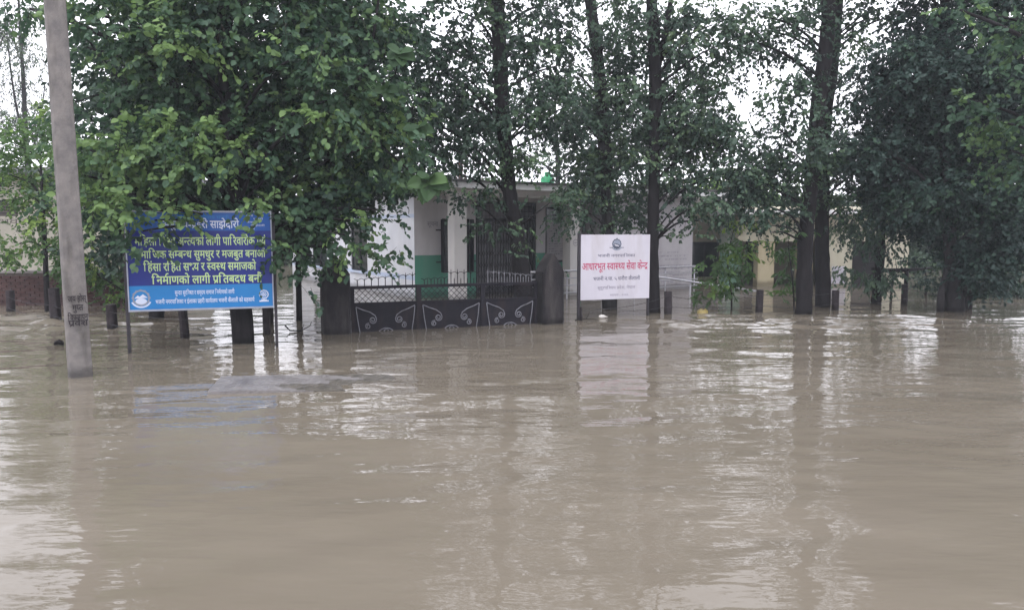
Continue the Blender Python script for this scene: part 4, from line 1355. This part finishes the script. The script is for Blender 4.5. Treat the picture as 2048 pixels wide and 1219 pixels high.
tree('tall_tree', 'tall dark tree, front one of the close pair right of the sapling', 18.0,
     [(1606, 626, .20), (1610, 520, .18), (1618, 400, .17), (1632, 260, .17), (1648, 120, .16), (1658, 0, .15), (1665, -200, .1), (1668, -360, .05)],
     [(1555, 60, 50, 50, .7), (1595, 140, 45, 60, .75), (1540, 245, 40, 26, .45), (1580, 300, 50, 50, 1.2, .05), (1555, 362, 70, 36, 1.3, .1), (1510, 405, 60, 34, 1.2), (1535, 450, 34, 16, .6, .1, -.4), (1630, 330, 30, 50, 1, .1, -.5), (1590, 430, 30, 24, .8), (1540, 465, 30, 12, .5, .1, -.5), (1500, 80, 36, 36, .3), (1575, 200, 40, 40, .7), (1505, 350, 46, 34, 1),
      (1520, 60, 36, 40, .5), (1600, 60, 40, 60, .8), (1535, 95, 34, 36, .6), (1515, 30, 40, 30, .7), (1610, 240, 36, 50, .9), (1550, 310, 50, 40, 1), (1640, -60, 50, 40, .9), (1610, -190, 46, 60, 1), (1610, -310, 60, 60, 1)],
     L_dark, M_bark, seed=34, leaf=.098, group=G_T, cover=1.6, hang=.65)
tree('tall_tree', 'tall dark tree, rear one of the close pair, left of the vine covered stump', 19.6,
     [(1645, 612, .19), (1645, 500, .18), (1644, 380, .175), (1648, 250, .18), (1662, 110, .19), (1672, 0, .18), (1680, -200, .12), (1684, -380, .05)],
     [(1700, 45, 45, 36, .6), (1690, 350, 45, 45, 1), (1695, 405, 46, 28, 1), (1690, 250, 36, 40, .7), (1715, 130, 30, 40, .35), (1640, 420, 40, 40, .9), (1600, 20, 50, 30, .7), (1690, 110, 36, 40, .8), (1700, 165, 30, 46, .6), (1755, 35, 30, 26, .6), (1790, 30, 26, 30, .8), (1690, 190, 30, 40, .7), (1740, 20, 36, 30, .6), (1700, -70, 60, 36, .9), (1720, -380, 90, 50, .9), (1740, 330, 40, 60, .9)],
     L_dark, M_bark, seed=35, leaf=.098, group=G_T, cover=1.35, hang=.65)
# --- vine covered stump
tree('vine_covered_stump', 'short stump wrapped in hanging leafy vine before the cream building', 20.4,
     [(1752, 602, .13), (1756, 560, .12), (1762, 500, .11), (1766, 440, .06)],
     [(1735, 470, 34, 46, 1.2), (1738, 560, 26, 40, 1.1), (1768, 455, 34, 50, 1), (1715, 440, 36, 40, 1), (1770, 540, 14, 40, 1), (1692, 545, 14, 16, .6, .1), (1800, 470, 20, 20, .4)],
     L_olive, M_bark, seed=36, leaf=.12, asp=.55, cover=1.6, hang=1.0, droop=.6, limbs=False, cat='stump')
# --- big dark tree on the right
tree('dense_tree', 'broad dense dark tree filling the right side of the picture', 18.6,
     [(1908, 626, .24), (1906, 560, .17), (1900, 470, .15), (1892, 350, .14), (1888, 200, .12), (1890, 0, .1), (1895, -250, .05)],
     [(1850, 150, 100, 70), (1765, 235, 60, 60), (1900, 250, 120, 80), (1745, 310, 60, 45), (1800, 360, 90, 50), (1930, 360, 110, 80), (1880, 445, 70, 46), (1980, 460, 90, 60), (1785, 402, 46, 26), (1905, 515, 56, 30), (1990, 540, 70, 40), (2010, 150, 90, 100), (1840, 60, 50, 60), (1950, 50, 90, 70), (1800, 180, 60, 50), (2060, 300, 80, 100), (1850, 300, 120, 90), (1940, 180, 110, 80), (1960, 280, 100, 90), (1880, 400, 100, 60), (2040, 420, 70, 80),
      (1930, -70, 110, 80), (1880, -200, 70, 80), (1980, -200, 120, 100), (1950, -330, 130, 80), (2090, 0, 110, 120), (2100, -180, 100, 100), (1830, -60, 40, 60, .7), (1720, 290, 30, 30), (1700, 340, 30, 36), (1760, 160, 36, 36, .8), (1790, 110, 36, 40, .9)],
     L_deep, M_barkpale, seed=37, leaf=.098, group=G_T, cover=3.3, bright=.06, twl=.36,
     extra=[[(1880, 628, .09, -.2), (1882, 590, .085, -.2), (1893, 540, .07, 0), (1900, 480, .05, 0)], [(1930, 626, .07, .2), (1928, 580, .07, .2), (1915, 510, .05, .1)]])
tree('overhanging_tree', 'lighter green branches reaching in from the right edge, nearer than the dark tree', 14.6,
     [(2230, 690, .17), (2225, 500, .16), (2215, 300, .14), (2205, 100, .12), (2195, -150, .06)],
     [(1965, 25, 46, 30, 1, .1), (2010, 60, 50, 34, 1, .15), (1945, 200, 44, 22, .9, .1), (1990, 240, 50, 30, 1, .15), (2020, 300, 36, 26, 1, .2), (2060, 120, 50, 50), (2070, 330, 50, 40), (1920, 20, 30, 20, .7, .1), (2080, -60, 80, 60), (2130, 200, 80, 90), (2120, 50, 70, 80)],
     L_sissoo, M_bark, seed=38, leaf=.115, group=G_T, cover=1.5)

# --- saplings
tree('sapling', 'young sapling with yellow-green top leaves between the yellow container and a fence post', 18.8,
     [(1463, 612, .022), (1462, 580, .02), (1456, 540, .017), (1458, 500, .014), (1472, 440, .006)],
     [(1477, 452, 14, 18, 1.1, .6), (1478, 490, 26, 22, 1, .1), (1436, 540, 30, 26, 1, .1), (1420, 585, 26, 14, .8), (1488, 520, 22, 20, .9), (1450, 565, 26, 20, .9), (1500, 490, 16, 16, .8, .3), (1430, 510, 18, 20, .8)],
     L_fresh, M_bark, seed=41, leaf=.17, asp=.42, per=6, twl=.28, cover=1.7, limbs=False, hang=.5, twr=.006, bright=.1)
tree('sapling', 'leafy sapling with long leaves close against the left side of the dark tree pair', 18.6,
     [(1588, 614, .02), (1585, 560, .018), (1578, 500, .012), (1575, 460, .006)],
     [(1578, 500, 20, 34, 1), (1585, 545, 18, 34, 1), (1572, 590, 16, 16, .9, .15), (1590, 470, 22, 20, .8)],
     L_fresh, M_bark, seed=42, leaf=.19, asp=.35, per=6, twl=.26, cover=1.1, limbs=False, hang=.7, twr=.006, bright=.05)

# --- shrubs and far greenery
tree('bushy_tree', 'light green bushy tree behind the pole at the far left', 18.6,
     [(95, 614, .07), (92, 540, .06), (88, 460, .05), (84, 380, .035), (80, 300, .015)],
     [(30, 290, 50, 36, .9), (70, 330, 56, 46), (60, 390, 46, 46), (95, 450, 46, 40), (30, 490, 44, 36), (110, 520, 44, 36), (180, 440, 56, 50), (200, 520, 50, 50), (245, 580, 26, 30, .8), (180, 340, 46, 40), (125, 260, 36, 40, .9), (20, 350, 36, 24, .8)],
     L_fresh, M_bark, seed=51, leaf=.1, cover=2.0, bright=.2)
tree('wispy_tree', 'thin wispy pale tree against the sky at the upper left corner', 34.0,
     [(62, 548, .16), (60, 400, .14), (52, 280, .11), (46, 150, .08), (38, 20, .05), (34, -90, .02)],
     [(30, 70, 40, 40, .4), (60, 120, 36, 46, .4), (20, 160, 36, 46, .4), (70, 210, 36, 40, .45), (30, 240, 46, 36, .5), (45, 20, 36, 30, .35), (10, 40, 30, 40, .4), (80, 260, 40, 30, .6), (20, -40, 46, 40, .5)],
     L_far, M_barkpale, seed=52, leaf=.14, asp=.35, per=8, twl=.8, cover=1.7, hang=.9, droop=.5, twr=.012,
     extra=[[(52, 290, .06, 0), (30, 200, .05, 0), (16, 90, .03, 0), (8, 0, .015, 0)], [(56, 330, .06, 0), (76, 260, .045, 0), (90, 170, .02, 0)]])
for k, (x, y, rx, lab) in enumerate(((1960, 575, 60, 'low dark bush at the foot of the dense tree, right of its trunk'), (2035, 570, 50, 'low dark bush cut by the right picture edge'), (1850, 560, 40, 'low ragged bush left of the pale trunk of the dense tree'))):
    tree('bush', lab, 22.5 + k * .4, [(x, 596, .04), (x + 4, 570, .03), (x, 540, .015)], [(x, y - 12, rx, 30, 1), (x - 20, y - 40, rx * .7, 24, .9), (x + 20, y, rx * .8, 22, .9)], L_dark, M_bark, seed=60 + k, leaf=.1, cover=1.5, limbs=False, cat='bush', group='low bushes at the right')
far = [(-190, 300, 46, 'tall far tree beyond the left picture edge'), (150, 400, 42, 'pale far tree behind the far left house'), (330, 380, 40, 'round far tree behind the blue banner sign'), (480, 400, 44, 'far tree between the banner sign and the clinic'), (600, 410, 46, 'far tree just left of the clinic side wall'),
       (1440, 330, 36, 'bright far tree above the gap between clinic and cream building'), (1560, 370, 38, 'far tree behind the pair of dark trunks'), (1700, 380, 40, 'far tree behind the cream building end'), (1850, 380, 42, 'far tree behind the dense dark tree'), (2010, 370, 40, 'far tree behind the right picture edge'), (2180, 360, 42, 'far tree outside the right picture edge')]
for k, (x, ytop, D, lab) in enumerate(far):
    yb = 460 + 3000 / D
    h = yb - ytop
    rr = random.Random(k)
    bl = [(x + rr.uniform(-80, 80), ytop + 40 + rr.uniform(0, h * .75), rr.uniform(50, 80), rr.uniform(34, 55), 1, rr.uniform(-.1, .15)) for _ in range(13)]
    bl += [(x + q * 45, yb - 22, 50, 26, 1.2) for q in (-2, -1, 0, 1, 2)]
    tree('far_tree', lab, D, [(x, yb, .2), (x + 5, yb - h * .4, .16), (x, ytop + 40, .05)], bl, L_far if k != 5 else L_fresh, M_bark, seed=80 + k, leaf=.24, asp=.7, per=7, twl=.7, cover=1.5, limbs=False, group='trees in the distance', twr=.012)

for k, (x, lab) in enumerate(((915, 'lacy far tree showing above the clinic roof left of the bent trunk'), (1110, 'lacy far tree behind the green drum on the clinic roof'), (1290, 'lacy far tree above the clinic roof behind the slim forked tree'))):
    rr = random.Random(300 + k)
    bl = [(x + rr.uniform(-90, 90), rr.uniform(120, 340), rr.uniform(30, 50), rr.uniform(20, 36), rr.uniform(.3, .6)) for _ in range(18)]
    tree('lacy_tree', lab, 38, [(x, 539, .16), (x + 6, 350, .12), (x, 220, .07), (x + 4, 110, .02)], bl, L_dark, M_bark, seed=95 + k, leaf=.15, asp=.75, per=8, twl=.7, cover=1.0, hang=.8, group='trees in the distance', twr=.01)

# fallen branch and snag by the vine covered stump
p0 = at(1755, 541, 21.2)
m = MB()
P = [at(1745, 538, 21.0), at(1775, 541, 21.2), at(1810, 540, 21.4), at(1860, 536, 21.6)]
m.tube([p - p0 for p in P], [.05, .07, .06, .03], 8)
Q = at(1790, 541, 21.3); q2 = at(1783, 575, 21.3)
m.tube([Q - p0, q2 - p0, Vector((q2.x, q2.y, -1.1)) - p0], [.04, .035, .03], 6)
Q = at(1813, 540, 21.4); q2 = at(1812, 570, 21.4)
m.tube([Q - p0, q2 - p0, Vector((q2.x, q2.y, -1.1)) - p0], [.06, .06, .06], 6)
for a, b in ((1790, 515), (1800, 520), (1830, 512)):
    m.tube([at(a + 4, 540, 21.3) - p0, at(a, b, 21.2) - p0], [.012, .004], 4)
o = m.build('fallen_branch', M_bark, None, True); o.location = p0
tag(o, 'bare fallen branch propped level above the water right of the vine covered stump', 'branch')

# ------------------------------------------------------------------ thin haze volume added to veil and lift the darks
hz = MB(); hz.box(-155, 155, -65, 245, -2.3, 19.0)
hm = bpy.data.materials.new('veil_haze'); hm.use_nodes = True
hm.node_tree.nodes.clear()
hv = hm.node_tree.nodes.new('ShaderNodeVolumePrincipled'); ho = hm.node_tree.nodes.new('ShaderNodeOutputMaterial')
hv.inputs['Color'].default_value = (0.86, 0.91, 1.0, 1)
hv.inputs['Density'].default_value = 0.0013
hm.node_tree.links.new(hv.outputs[0], ho.inputs['Volume'])
tag(hz.build('haze', hm), 'thin haze added over the flooded yard to lift the darks', 'haze', kind='stuff')
